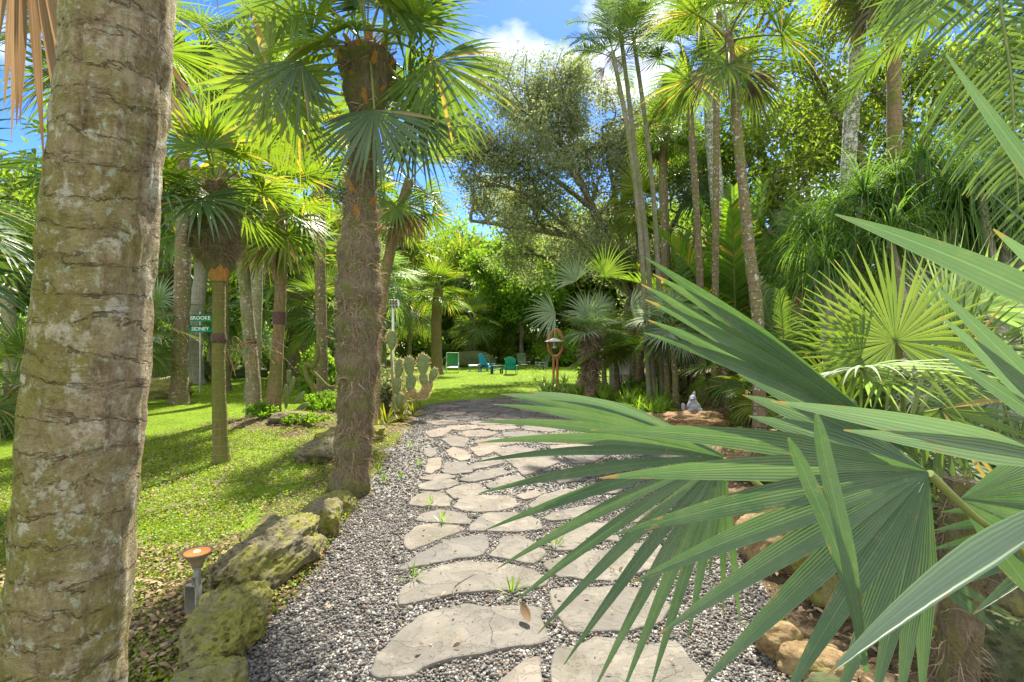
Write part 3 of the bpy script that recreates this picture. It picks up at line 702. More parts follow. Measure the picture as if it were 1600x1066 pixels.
# ------------------------------------------------------------------ pebbles (stuff)
def pebbles(n, y0, y1, smin, smax, region, x0=-2.6, x1=3.2):
    x = rng.uniform(x0, x1, n); y = y0+(y1-y0)*rng.random(n)**1.0
    k = inpoly(x, y, region) & (~in_stones(x, y) | (rng.random(n) < .012)) & view_filter(x, y, 0, 250); x = x[k]; y = y[k]; n = len(x)
    V0, T0 = ico(1); m = len(V0)
    V = V0[None]*(1+rng.normal(0, .13, (n, m, 1)))
    s = rng.uniform(smin, smax, n)*np.where(rng.random(n) < .04, 1.7, 1); sc = np.stack([s, s*rng.uniform(.55, .95, n), s*rng.uniform(.4, .7, n)], 1)
    V = V*sc[:, None, :]
    a = rng.uniform(0, 6.28, n); tl = rng.normal(0, .35, n)
    ct, st = np.cos(tl)[:, None], np.sin(tl)[:, None]
    V = np.stack([V[..., 0]*ct-V[..., 2]*st, V[..., 1], V[..., 0]*st+V[..., 2]*ct], 2)
    c, s_ = np.cos(a)[:, None], np.sin(a)[:, None]
    V = np.stack([V[..., 0]*c-V[..., 1]*s_, V[..., 0]*s_+V[..., 1]*c, V[..., 2]], 2)
    V += np.stack([x, y, gz(x, y)+s*.25+rng.random(n)*s*.5], 1)[:, None, :]
    T = (T0[None]+(np.arange(n)*m)[:, None, None]).reshape(-1, 3)
    mb = MB(); mb.add(V.reshape(-1, 3), T=T, rv=np.repeat(rng.random(n), m)); return mb
mb = pebbles(70000, 1.6, 5.2, .0055, .0125, PATH)
tag(mb.build('gravel', M['pebble']), None, None, kind='stuff')
mb = pebbles(30000, 5.2, 15, .010, .018, PATH)
tag(mb.build('gravel', M['pebble']), None, None, kind='stuff')

# ------------------------------------------------------------------ grass, ground cover, litter (stuff)
def flat_leaves(n, sampler, size, tilt=.35, up=.01, mat='litter', name='leaf_litter', asp=.5, hgt=.0, round_=False):
    x, y = sampler(n); n = len(x)
    s = rng.uniform(*size, n); a = rng.uniform(0, 6.28, n)
    d = np.stack([np.cos(a), np.sin(a), rng.normal(0, tilt, n)], 1); d = nrm(d)
    sd = nrm(np.cross(d, np.stack([rng.normal(0, tilt, n), rng.normal(0, tilt, n), np.ones(n)], 1)))
    N = np.cross(sd, d)
    base = np.stack([x, y, gz(x, y)+up+rng.random(n)*(hgt+.012)], 1)
    k = 4; t = np.linspace(0, 1, k)
    Pp = base[:, None]+d[:, None]*(t*1.)[None, :, None]*s[:, None, None]+N[:, None]*(np.sin(t*np.pi)*.12)[None, :, None]*s[:, None, None]
    prof = np.array([.25, 1., .95, .12]) if round_ else np.array([.05, .8, .7, .03])
    ribbons_ = MB(); ribbons(ribbons_, Pp, np.repeat(sd[:, None], k, 1), np.repeat(N[:, None], k, 1), s[:, None]*prof[None]*asp, .25, 3 if round_ else 2)
    return tag(ribbons_.build(name, M[mat]), None, None, kind='stuff')
def blades(n, sampler, h, w, mat='grass', name='grass', lean=.5, k=4):
    x, y = sampler(n); n = len(x)
    d = nrm(np.stack([rng.normal(0, lean, n), rng.normal(0, lean, n), np.ones(n)], 1))
    far = np.clip(y/9, 1, 4)
    Pp, Dd = chains(np.stack([x, y, gz(x, y)-.005], 1), d, rng.uniform(*h, n), k, 1.0, 1)
    sd = rng.normal(0, 1, (n, 3)); sd[:, 2] = 0; sd = nrm(sd); S = nrm(sd[:, None]-Dd*np.sum(sd[:, None]*Dd, 2, keepdims=True))
    W = np.linspace(1, .08, k)[None]*rng.uniform(*w, n)[:, None]*far[:, None]
    mb = MB(); ribbons(mb, Pp, S, np.cross(S, Dd), W, 0, 2)
    return tag(mb.build(name, M[mat]), None, None, kind='stuff')
def samp_region(x0, x1, y0, y1, test, pw=1.0, mask=None):
    def f(n):
        x = rng.uniform(x0, x1, n); y = y0+(y1-y0)*rng.random(n)**pw
        k = view_filter(x, y, 0, 80) & test(x, y)
        if mask is not None:
            nz = np.array([mnoise.noise(Vector((a*mask[0], b*mask[0], 5))) for a, b in zip(x, y)]); k &= nz > mask[1]+rng.normal(0, .12, n)
        return x[k], y[k]
    return f
lawn_t = lambda x, y: ~inpoly(x, y, PATH) & ~inpoly(x, y, BEDR) & ~inpoly(x, y, BEDL)
left_t = lambda x, y: ~inpoly(x, y, PATH) & ~inpoly(x, y, BEDR) & (x < 0)
blades(220000, samp_region(-16, -1.6, 3, 18, lawn_t, 1.3), (.02, .05), (.0022, .004))
blades(60000, samp_region(-26, 8, 15, 40, lawn_t, 1.2), (.03, .07), (.003, .005))
flat_leaves(120000, samp_region(-7, -1.2, 1.7, 8.5, left_t, 1.2, mask=(1.6, -.25)), (.008, .022), .6, .008, 'cover', 'ground_cover', .55, .03, True)
flat_leaves(26000, samp_region(-6, -1.2, 1.6, 11, left_t, 1.2, mask=(2.2, -.12)), (.012, .05), .35, .01, 'litter', 'leaf_litter', .28, .02)
near_t = lambda x, y: left_t(x, y)
flat_leaves(9000, samp_region(-3.6, -1.25, 1.5, 3.9, near_t, .8), (.015, .055), .4, .008, 'litter', 'leaf_litter', .3, .03)
flat_leaves(9000, samp_region(-3.6, -1.25, 1.5, 4.2, near_t, .8), (.008, .02), .6, .01, 'cover', 'ground_cover', .55, .03, True)
path_t = lambda x, y: inpoly(x, y, PATH)
flat_leaves(1500, samp_region(-2.4, 3, 1.6, 14, path_t, 1.2), (.01, .045), .5, .02, 'litter', 'leaf_litter', .3, .02)
bed_t = lambda x, y: inpoly(x, y, BEDR)
flat_leaves(26000, samp_region(1.2, 9, 1.6, 16, bed_t, 1.3), (.02, .07), .4, .008, 'litter', 'leaf_litter', .25, .03)
flat_leaves(2600, samp_region(1.2, 14, 5, 22, bed_t, 1.0, mask=(.8, .05)), (.05, .11), .7, .02, 'mid', 'ground_cover', .5, .12, True)

# ------------------------------------------------------------------ rocks
def rock_mesh(seed, sub=5, rough=.25, pits=.06, fs=1.3, sq=.35):
    V, T = ico(sub); V = V.copy()
    V = np.sign(V)*np.abs(V)**(1-sq*.5); 
    n = fbm(V, fs, 4, seed*3.1); V = V*(1+rough*n)[:, None]
    if pits:
        c = np.array([mnoise.voronoi(Vector(v*4.5+seed))[0][0] for v in V]); c2 = np.array([mnoise.voronoi(Vector(v*13+seed))[0][0] for v in V]); c3 = fbm(V, 9, 3, seed)
        V = V*(1+pits*np.clip(c*1.6-.5, -1, .6)+pits*.7*np.clip(c2*1.9-.6, -1, .6)+pits*.5*c3)[:, None]
    return V, T
def rock(label, loc, size, mat, seed, rz=0, sub=5, group=None, rough=.25, pits=.09, tilt=0, name='coral_rock', cat='rock', lift=.25):
    V, T = rock_mesh(seed, sub, rough, pits); V = V*np.array(size)/2
    mb = MB(); mb.add(V, T=T, rv=.5)
    o = mb.build(name, M[mat]); o.location = Vector(loc)+Vector((0, 0, size[2]*lift)); o.rotation_euler = (tilt, 0, rz)
    return tag(o, label, cat, group)
gB = 'coral rocks edging the left of the path'
rock('large pitted grey coral boulder beside the path light', (-1.62, 3.42, 0), (.4, 1.0, .4), 'coral', 1, R(-8), 6, gB, tilt=R(3))
rock('yellow mossy coral rock in front of the large pitted boulder', (-1.5, 2.72, 0), (.36, .62, .28), 'coral_moss', 2, R(12), 6, gB)
rock('bright moss topped rock at the bottom edge beside the big trunk', (-1.33, 2.2, 0), (.28, .34, .2), 'coral_moss', 3, 0, 5, gB)
rock('small narrow coral rock behind the large pitted boulder', (-1.56, 4.2, 0), (.3, .34, .36), 'coral', 4, R(20), 5, gB)
rock('small mossy rock between the narrow rock and the hairy palm', (-1.62, 4.72, 0), (.28, .4, .26), 'coral_moss', 5, R(-15), 5, gB)
rock('flat coral rock on the bank left of the hairy palm', (-2.25, 6.5, .1), (.8, .6, .34), 'coral', 6, .3, 5)
rock('low mossy rock on the bank behind the hairy palm', (-2.35, 7.6, .14), (.9, .7, .3), 'coral_moss', 7, .9, 5)
rock('flat stone on the mound at the foot of the two leaning trunks', (-3.9, 9.1, .2), (.7, .45, .22), 'coral', 8, .2, 4)
rock('long moss covered boulder on the lawn beside the street sign', G(250, 622), (1.6, 1.0, .75), 'coral_moss', 9, .1, 5, name='boulder', cat='boulder')
rock('low dark rock on the lawn behind the green ringed trunk', G(375, 590), (2.4, 1.3, .7), 'dark_rock', 10, .3, 4, name='boulder', cat='boulder')
rock('mossy rock heap at the foot of the white trunked palm', G(285, 596), (2.0, 1.6, 1.4), 'coral', 11, .3, 5, name='boulder', cat='boulder')
rock('large smooth green boulder on the lawn behind the garden chairs', GY(735, 37), (3.6, 2.4, 1.5), 'dark_rock', 12, .2, 4, name='boulder', cat='boulder', rough=.12, pits=.0)
gR = 'stones edging the right of the path'
rock('square yellow sandstone block right of the path, behind the leaf fingers', (2.05, 4.35, 0), (.5, .5, .42), 'sandstone', 13, .3, 5, gR, pits=0.05, rough=.2)
rock('tan mossy sandstone block in front of the square yellow one', (1.93, 3.72, 0), (.5, .5, .4), 'sandstone', 14, -.2, 5, gR, pits=.06, rough=.2)
rock('rounded yellow stone on the gravel under the big fan leaf', (1.36, 2.62, 0), (.22, .2, .17), 'sandstone', 15, .2, 5, gR, pits=0.03, rough=.2)
rock('tilted yellow slab stone below the rounded yellow stone', (1.44, 2.46, 0), (.3, .2, .12), 'sandstone', 16, -.6, 5, gR, pits=0.03, rough=.25, tilt=.2)
rock('small greenish grey stone at the bottom, below the yellow ones', (1.38, 2.24, 0), (.17, .17, .13), 'dark_rock', 17, 0, 4, gR, pits=0, rough=.12)
rock('flat greenish stone right at the bottom edge of the gravel', (1.52, 2.14, 0), (.22, .2, .1), 'dark_rock', 18, .6, 4, gR, pits=0, rough=.12)
rock('mossy coral rock under the middle of the big fan leaf', (2.05, 3.15, .05), (.55, .45, .4), 'coral_moss', 19, .5, 5, gR)
rock('dark mossy boulder behind the foreground palm trunk', (2.85, 3.0, .1), (1.0, .8, .6), 'coral', 20, .2, 5, gR)
rock('brown flat rock at the lower right corner under the leaves', (2.35, 2.35, .05), (.6, .5, .3), 'dark_rock', 21, .2, 5, gR)
rock('long orange brown rock under the grey figurine', (3.25, 9.3, .08), (1.3, .6, .35), 'orange_rock', 22, .1, 5)
rock('small orange rock left of the long orange brown one', (2.55, 9.6, .05), (.5, .4, .3), 'orange_rock', 23, .1, 4)
rock('tan block beside the slender brown trunk on the right', (2.75, 5.9, .05), (.5, .4, .3), 'sandstone', 24, .4, 4, pits=.02)

# ------------------------------------------------------------------ left foreground palm
def front_disp(s, ang, r):
    out = []
    for a in ang:
        v = Vector((math.cos(a)*1.2, math.sin(a)*1.2, s*2.2)); w = Vector((math.cos(a)*7, math.sin(a)*7, s*5))
        out.append(.06*mnoise.fractal(v, 1, 2, 4)+.05*mnoise.fractal(w, 1, 2, 4)+.05*mnoise.noise(Vector((math.cos(a)*2.5, math.sin(a)*2.5, s*16))))
    return r*(np.array(out)+.03*abs(math.sin(s*13+mnoise.noise(Vector((s*2, 0, 0)))*3)))
YB = 1.30
b = Vector(((75-800)/F*YB, YB, 0)); b.z = float(gz(b.x, b.y))
root = thing('palm_tree', 'thick lichen covered palm trunk filling the left edge of the photo', 'palm tree', b)
pts = [b-Vector((0, 0, .2)), P(98, 1066, YB), P(145, 540, YB), P(188, 0, YB), P(225, -500, YB), P(250, -1500, YB), P(260, -2900, YB)]
pth = spline(pts, 240)-np.array(b); t = np.linspace(0, 1, 240)
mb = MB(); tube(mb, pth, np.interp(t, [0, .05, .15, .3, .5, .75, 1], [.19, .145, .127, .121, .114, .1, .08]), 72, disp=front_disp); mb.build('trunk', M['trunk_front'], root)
crown(root, P(260, -2900, YB), FAN_B, 12, 1.0)
# hanging dead frond behind the trunk top
mb = MB(); fan_blade(mb, (0, 0, 0), (.05, .25, -1), (1, .1, 0), .95, 19, .5, .5, .1, .1, .5, 9, 0, 1.5, .05, .1)
tube(mb, [(.0, -.15, .9), (0, -.05, .5), (0, 0, 0)], .012, 6, mi=1)
o = mb.build('dead_frond', [M['dead'], M['petiole_brown']], root, P(30, -215, 1.75)-b); o['label'] = 'brown dead fan leaf hanging at the top left'
mb = MB(); fan_blade(mb, (0, 0, 0), (.1, .2, -1), (1, .1, 0), .5, 9, .4, .4, .1, .1, .5, 7, 0, 1.5)
mb.build('dead_frond', [M['dead_grey']], root, P(318, -190, 2.2)-b)

# ------------------------------------------------------------------ hairy palm (main)
YM = 5.25; b = GY(545, YM)
root = thing('palm_tree', 'shaggy palm in mid picture, its trunk wrapped in tan fibre beside the gravel', 'palm tree', b)
W_ = lambda px, py, Y=YM: P(px, py, Y)-b
tp = spline([Vector((0, 0, -.1)), W_(556, 650), W_(560, 500), W_(562, 380), W_(568, 240), W_(572, 120), W_(575, 70)], 120)
rad_t = np.interp(np.linspace(0, 1, 120), [0, .06, .15, .3, .42, .5, .6, .72, .78, .84, .93, 1], [.185, .165, .16, .195, .2, .18, .125, .125, .18, .25, .24, .14])
def shag(s, ang, r):
    o_ = np.array([.16*mnoise.fractal(Vector((math.cos(a)*2, math.sin(a)*2, s*3.5)), 1, 2, 4)+.1*mnoise.noise(Vector((math.cos(a)*6, math.sin(a)*6, s*9))) for a in ang])
    return r*(o_+.17*abs(math.sin(s*8+.6*mnoise.noise(Vector((s, 0, 0)))))**3)
mb = MB(); tube(mb, tp, rad_t, 40, disp=shag); mb.build('trunk', M['fibre'], root)
def hairs(path, rads, n, L=(.08, .22), w=(.0012, .004), t0=0, t1=1, down=.6, side=1.0, k=5):
    mb = MB(); t = rng.uniform(t0, t1, n)*(len(path)-1); i = t.astype(int); i = np.minimum(i, len(path)-2); f = (t-i)[:, None]
    c = path[i]*(1-f)+path[i+1]*f; r = rads[i]; a = rng.uniform(0, 6.28, n)
    o_ = np.stack([np.cos(a), np.sin(a), np.zeros(n)], 1); tg = np.stack([-np.sin(a), np.cos(a), np.zeros(n)], 1)
    cl = np.array([mnoise.noise(Vector((math.cos(q)*2, math.sin(q)*2, z_*7))) for q, z_ in zip(a, c[:, 2])])
    D = o_*rng.uniform(.05, .35, n)[:, None]+tg*(rng.normal(0, .35*side, n)+cl*1.6*side)[:, None]; D[:, 2] += rng.normal(-.1, .45, n)+np.sin(c[:, 2]*14)*.5
    Pp, Dd = chains(c+o_*(r*.98)[:, None], D, rng.uniform(*L, n), k, down*3, 1, wob=.3)
    # keep strands hugging the trunk
    S = nrm(np.cross(Dd, np.repeat(o_[:, None], k, 1)+.01)); N = np.cross(S, Dd)
    ribbons(mb, Pp, S, N, np.linspace(1, .3, k)[None]*rng.uniform(*w, n)[:, None], 0, 2)
    return mb
hairs(tp, rad_t, 11000, (.04, .12), (.0012, .0035), .03, .68).build('fibre', M['fibre_hair'], root)
hairs(tp, rad_t, 900, (.08, .22), (.003, .01), .08, .98, side=.5).build('fibre', M['fibre_hair'], root)
# old leaf boots (orange) on the upper trunk
mb = MB()
for i in range(46):
    tt = .52+.46*i/46; j = int(tt*119); a = i*2.4; o_ = np.array([math.cos(a), math.sin(a), 0]); r = rad_t[j]*.9
    p0 = tp[j]+o_*r; ln = random.uniform(.1, .26)
    pp = [p0-o_*.03-np.array([0, 0, .08]), p0+o_*.02+np.array([0, 0, .02]), p0+o_*(.05+ln*.3)+np.array([0, 0, ln*.6])]
    Pp = spline(pp, 6); S = np.repeat(np.array([[-math.sin(a), math.cos(a), 0]]), 6, 0)
    ribbons(mb, Pp[None], S[None], np.repeat(o_[None], 6, 0)[None], np.array([[.08, .065, .045, .035, .03, .02]]), -.4, 3)
mb.build('leaf_base', M['boot'], root)
ct = W_(574, 75)
crown(root, ct+b, FAN_D[:3], 6, 1.0); crown(root, ct+b+Vector((0, 0, .1)), FAN[:4], 11, 1.05)
def fan_at(root, c0, hub, axis, side, Rr, mat, label=None, name='frond', pet=True, **kw):
    """one hand-posed fan leaf; hub / c0 in world, made local to root"""
    mb = MB(); bb = Vector(root.location); h = Vector(hub)-bb
    fan_blade(mb, h, axis, side, Rr, **kw)
    if pet:
        c = Vector(c0)-bb; m_ = (c+h)/2+Vector((0, 0, .12*(h-c).length))
        tube(mb, spline([c, m_, h], 10), np.linspace(.016, .009, 10), 6, mi=1, cap=False)
    o = mb.build(name, [M[mat], M['petiole']], root)
    if label: o['label'] = label
    return o
C0 = ct+b
fan_at(root, C0, P(585, 172, 4.75), (.05, -.25, -1), (1, 0, 0), .82, 'fan_dark', 'dark glossy fan leaf hanging over the trunk', n=30, spread=1.75, split=.42, droop=.8, cup=.2, k=10)
fan_at(root, C0, P(420, 118, 4.7), (-.35, .1, -.75), (1, 0, -.45), .72, 'fan_yel', 'yellow backlit fan leaf', n=36, spread=2.75, split=.6, droop=.35, k=10, shape=.1)
fan_at(root, C0, P(470, 95, 4.6), (-.3, -.2, -.9), (1, .3, 0), .75, 'fan_dark', None, n=22, spread=1.1, split=.3, droop=1.4, k=10)
fan_at(root, C0, P(465, 165, 5.3), (-.15, .1, -1), (1, .1, 0), .85, 'fan_yel', 'drooping dry yellow fan leaf', n=26, spread=1.0, split=.4, droop=.8, k=10)
fan_at(root, C0, P(678, 95, 4.9), (.55, 0, -.8), (.8, .1, .6), .95, 'fan', None, n=34, spread=1.7, split=.4, droop=.9, k=10)
fan_at(root, C0, P(650, 175, 5.1), (.25, -.1, -1), (1, 0, 0), .9, 'fan_dark', None, n=26, spread=1.2, split=.35, droop=.9, k=10)
fan_at(root, C0, P(600, -10, 5.0), (.5, 0, .5), (.8, 0, -.6), .95, 'fan', None, n=34, spread=2.2, split=.4, droop=.6, k=10)
fan_at(root, C0, P(470, -10, 4.9), (-.8, 0, .25), (.3, 0, .9), .85, 'fan', None, n=30, spread=2.0, split=.45, droop=.6, k=10)

# ------------------------------------------------------------------ other left palms
b = G(347, 726); Yc = b.y
r2 = palm('palm_tree', 'thin green trunked palm with an orange crownshaft and a shaggy brown fibre bundle', 'palm tree', b,
     [P(342, 600, Yc), P(342, 430, Yc), P(338, 300, Yc)], .085, .072, M['green_trunk'], FAN, 0, k=60, seg=18)
L2 = lambda px, py: P(px, py, Yc)-b
mb = MB(); pth2 = spline([L2(342, 436), L2(341, 405), L2(335, 385), L2(338, 340), L2(338, 285)], 40)
rb = np.interp(np.linspace(0, 1, 40), [0, .12, .25, .45, .75, 1], [.08, .13, .16, .27, .25, .12])
tube(mb, pth2, rb, 30, disp=shag); mb.build('fibre_bundle', M['fibre'], r2)
hairs(pth2, rb, 3500, (.1, .25), (.0015, .005), .25, 1).build('fibre', M['fibre_hair'], r2)
mb = MB(); tube(mb, spline([L2(342, 440), L2(342, 415), L2(338, 385)], 12), np.linspace(.1, .19, 12), 20, disp=ringdisp(0, 1, .25, 6)); mb.build('crownshaft', M['boot'], r2)
mb = MB(); tube(mb, spline([L2(342, 536), L2(342, 530), L2(342, 521)], 5), [.085, .095, .095, .092, .085], 16); mb.build('tie', M['wrap'], r2)['label'] = 'dark plastic wrap tied round the trunk'
crown(r2, P(336, 285, Yc), FAN_Y[:3]+FAN[2:4], 15, .95)
fan_at(r2, P(336, 290, Yc), P(322, 232, Yc-.5), (-.1, .1, 1), (1, 0, 0), .85, 'fan', None, n=28, spread=1.7, split=.35, droop=.6)
fan_at(r2, P(336, 290, Yc), P(250, 330, Yc-.3), (-.2, -.2, -.3), (0, 1, 0), .9, 'fan_dark', None, n=26, spread=1.6, split=.4, droop=.7)
for i, (az, l) in enumerate(((1.9, 1.1), (2.6, 1.2), (3.4, 1.1))):
    o = obj('frond', FAN_D[3], r2, L2(336, 310), az, l)

b = G(398, 664); Yc = b.y
r3 = palm('palm_tree', 'grey smooth ringed palm trunk leaning left on the mound, left of the pair', 'palm tree', b,
     [P(396, 600, Yc), P(386, 480, Yc), P(375, 360, Yc), P(370, 270, Yc)], .135, .095, M['grey_trunk'], FAN, 11, .95, 'leaning palms on the mound', k=60, seg=18, ndead=2)
for z0, z1, mt in ((551, 548, 'c_teal'), (538, 530, 'wrap')):
    mb = MB(); tube(mb, [P(391.5, z0, Yc)-b, P(391, z1, Yc)-b], .125, 16); mb.build('tie', M[mt], r3)
b = G(424, 666); Yc = b.y
r4 = palm('palm_tree', 'tan slender palm leaning right, right of the pair on the mound', 'palm tree', b,
     [P(430, 600, Yc), P(438, 470, Yc), P(441, 340, Yc), P(443, 315, Yc)], .115, .1, M['tan_trunk'], FAN_Y, 13, 1.1, 'leaning palms on the mound', k=60, seg=18, ndead=2, fh=.5)
mb = MB(); tube(mb, [P(436, 507, Yc)-b, P(437, 488, Yc)-b], .122, 16); mb.build('tie', M['wrap'], r4)
b = GY(582, 9.5)
r5 = palm('palm_tree', 'brown slender palm leaning right just behind the shaggy palm', 'palm tree', b,
     [P(586, 560, 9.5), P(600, 440, 9.5), P(623, 340, 9.5), P(640, 280, 9.5)], .12, .09, M['tan_trunk'], FAN, 12, 1.0, k=50, seg=16, ndead=2)
b = GY(505, 13)
palm('palm_tree', 'palm with an orange brown upper trunk behind the two leaning palms', 'palm tree', b, [P(500, 400, 13), P(498, 300, 13), P(490, 170, 13)], .14, .12, M['brown_trunk'], FAN, 7, 1.0, ndead=3)
b = G(683, 585)
palm('palm_tree', 'stout fan palm standing alone on the lawn before the garden chairs', 'palm tree', b, [P(682, 540, b.y), P(682, 490, b.y), P(685, 452, b.y)], .3, .26, M['tan_trunk'], [FAN_Y[0], FAN[1], FAN[2], FAN_Y[3]], 17, 1.75, flare=1.2, ndead=0)
b = GY(306, 21)
palm('palm_tree', 'white banded trunk palm behind the green street signs', 'palm tree', b, [P(308, 500, 21), P(316, 400, 21), P(320, 330, 21)], .28, .22, M['pale_bark'], FAR_FAN, 18, 1.7, ndead=6)
b = GY(262, 30)
palm('palm_tree', 'dark thin palm left of the street signs', 'palm tree', b, [P(262, 480, 30), P(266, 400, 30)], .3, .25, M['brown_trunk'], FAR_FAN, 18, 2.0, ndead=4)
b = GY(468, 20)
palm('palm_tree', 'fat brown trunk palm on the lawn behind the right leaning trunk', 'palm tree', b, [P(468, 500, 20), P(470, 445, 20)], .42, .36, M['brown_trunk'], FAN[:1]+FAR_FAN, 24, 1.8, ndead=5)
bg = [(230, 24, 300, 1.9, 'palm just right of the foreground trunk, behind the lawn'), (405, 26, 380, 2.0, 'palm crown showing between the two leaning trunks'), (530, 24, 400, 2.0, 'palm crown just left of the shaggy trunk in the distance'),
      (585, 33, 330, 2.2, 'palm crown behind the brown leaning palm'), (120, 22, 250, 1.9, 'palm hidden behind the foreground trunk'), (350, 17, 120, 1.7, 'tall palm whose crown shows high above the orange crownshaft'),
      (440, 19, 180, 1.8, 'tall palm whose crown shows behind the yellow backlit leaf'), (20, 16, 380, 1.5, 'palm at the far left edge behind the big trunk'), (735, 48, 420, 2.6, 'grey skirted palm beyond the chairs behind the lone fan palm'),
      (655, 45, 400, 2.6, 'grey skirted palm beyond the chairs, left of the lone fan palm'), (330, 25, 150, 2.2, 'palm crown high behind the orange crownshaft palm'), (430, 27, 100, 2.4, 'palm crown high behind the leaning pair'), (490, 23, 230, 2.2, 'palm crown between the leaning pair and the shaggy palm'), (245, 29, 130, 2.4, 'palm crown high beside the foreground trunk'), (540, 30, 270, 2.2, 'palm crown directly left of the shaggy trunk'),
      (172, 8.2, 40, 1.9, 'palm crown spreading out of the top left behind the foreground trunk'), (395, 15, 60, 1.7, 'palm crown at the top edge left of the shaggy palm'),
      (280, 13.5, 60, 1.5, 'tall palm seen high between the big trunk and the yellow leaf')]
for i, (px, Y, py, s, lab) in enumerate(bg):
    b = GY(px, Y)
    palm('palm_tree', lab, 'palm tree', b, [P(px+random.uniform(-8, 8), (py+560)/2, Y), P(px+random.uniform(-14, 14), py, Y)], .2, .15, M[('tan_trunk', 'grey_trunk', 'brown_trunk')[i % 3]], FAR_FAN if Y > 20 else FAN, 13, s*.8, 'palms behind the left lawn' if px < 620 else 'palms beyond the chairs', k=24, seg=10, dead=DEADG, ndead=5)
# low fan palms under them (crowns on short stems)
low = [(240, 19, 500, 1.5, 'low fan palm by the mossy boulder'), (215, 13, 520, .9, 'low fan palm showing beside the foreground trunk'), (500, 17, 480, 1.4, 'low silvery fan palm behind the right leaning trunk'), (560, 24, 500, 1.6, 'low fan palm left of the shaggy trunk'),
       (640, 34, 470, 1.9, 'low dark fan palm behind the yellow dog sign'), (740, 38, 500, 1.9, 'low silvery fan palm right of the lone palm'), (395, 28, 500, 1.7, 'low fan palm between the leaning trunks'), (20, 9, 600, 1.0, 'low fan palm at the left edge behind the big trunk'), (340, 24, 480, 1.7, 'low fan palm behind the sign post'), (600, 26, 430, 1.7, 'fan palm low behind the shaggy trunk')]
for i, (px, Y, py, s, lab) in enumerate(low):
    b = GY(px, Y); palm('fan_palm', lab, 'palm tree', b, [P(px, (py+HZ+H*F/Y)/2, Y), P(px, py, Y)], .14, .12, M['brown_trunk'], (FAN_S, FAN_B, FAN)[i % 3], 20, s, 'low fan palms of the left background', k=12, seg=10)
# crown peeking in at the left edge
b = Vector((-5.2, 4.2, float(gz(-5.2, 4.2))))
palm('palm_tree', 'palm outside the left edge whose dark fan leaf peeks in beside the big trunk', 'palm tree', b, [Vector((-5.1, 4.2, 1.6)), Vector((-5.0, 4.2, 2.75))], .12, .1, M['tan_trunk'], FAN_D, 18, 1.0, k=20)

# ------------------------------------------------------------------ right palms
b = G(1188, 738); Yc = b.y
palm('palm_tree', 'slender brown palm curving up left from the right bed', 'palm tree', b,
     [P(1187, 640, Yc+.2), P(1184, 500, Yc+.6), P(1170, 380, Yc+1.0), P(1152, 200, Yc+1.6), P(1138, 50, Yc+2.1)], .082, .07, M['brown_trunk'], FAN_B, 12, 1.05, k=80, seg=16, dead=DEADG, ndead=3, flare=1.5)
gT = 'slender palms in a clump behind the path end'
for i, (bx, pts_, lab) in enumerate(((1016, [(1003, 400), (985, 230), (957, 80)], 'left trunk of the three slender clumped palms'), (1024, [(1012, 400), (992, 230), (970, 55)], 'middle trunk of the three slender clumped palms'), (1036, [(1026, 380), (1012, 220), (990, 60)], 'right trunk of the three slender clumped palms'))):
    Y = 13.5+i*.35; b = GY(bx, Y)
    palm('slender_palm', lab, 'palm tree', b, [P(x, y, Y) for x, y in pts_], .075, .055, M['pale_thin'], FEA_D, 8, .8, gT, k=50, seg=10, dead=DEADG, ndead=1)
rp = [(1098, 13, [(1092, 400), (1075, 130), (1066, 80)], .09, .075, 'brown_trunk', FAN, 7, 1.0, 5, 'thin palm with a brown skirt of dead leaves near the top'),
      (1122, 15.5, [(1126, 400), (1112, 200), (1105, 60), (1100, -40)], .22, .17, 'speckled', FAN, 10, 1.2, 2, 'thick pale lichen spotted palm behind the thin one'),
      (1117, 12, [(1118, 400), (1120, 150), (1124, 20)], .08, .065, 'brown_trunk', FAN, 9, .9, 3, 'dark thin straight palm beside the pale thick trunk'),
      (1318, 10, [(1320, 400), (1328, 220), (1345, 0), (1352, -80)], .14, .12, 'speckled', FAN_Y, 12, 1.2, 3, 'white speckled palm trunk rising behind the strap leaved plants'),
      (1400, 9.2, [(1398, 300), (1397, 120), (1394, 0), (1392, -60)], .125, .1, 'tan_trunk', FAN_Y, 10, 1.1, 3, 'straight tan palm trunk right of the speckled one'),
      (1040, 17, [(1040, 400), (1036, 260), (1042, 200)], .16, .13, 'brown_trunk', FAN, 22, 1.2, 1, 'bright green fan palm crown between the slender clump and thin palms'),
      (1000, 20, [(1000, 420), (998, 320)], .16, .14, 'brown_trunk', FAN_Y, 16, 1.3, 1, 'yellowish fan palm behind the foot of the slender clump'),
      (1090, 18, [(1090, 400), (1088, 275)], .15, .12, 'brown_trunk', FAN_D, 16, 1.2, 1, 'dark fan palm low behind the thin palms'),
      (1240, 14, [(1240, 500), (1240, 430)], .2, .24, 'brown_trunk', FEA_D, 18, 1.0, 0, 'short rough trunked palm with dark feather leaves in the right bed'),
      (1205, 4.4, [(1215, 30), (1225, -260)], .09, .08, 'brown_trunk', FAN_B, 0, 1.1, 0, None)]
for (px, Y, pp, r0, r1, tm, st, n, s, nd, lab) in rp:
    if lab is None: continue
    palm('palm_tree', lab, 'palm tree', GY(px, Y), [P(x, y, Y) for x, y in pp], r0, r1, M[tm], st, n, s, k=50, seg=14, dead=DEADG, ndead=nd)
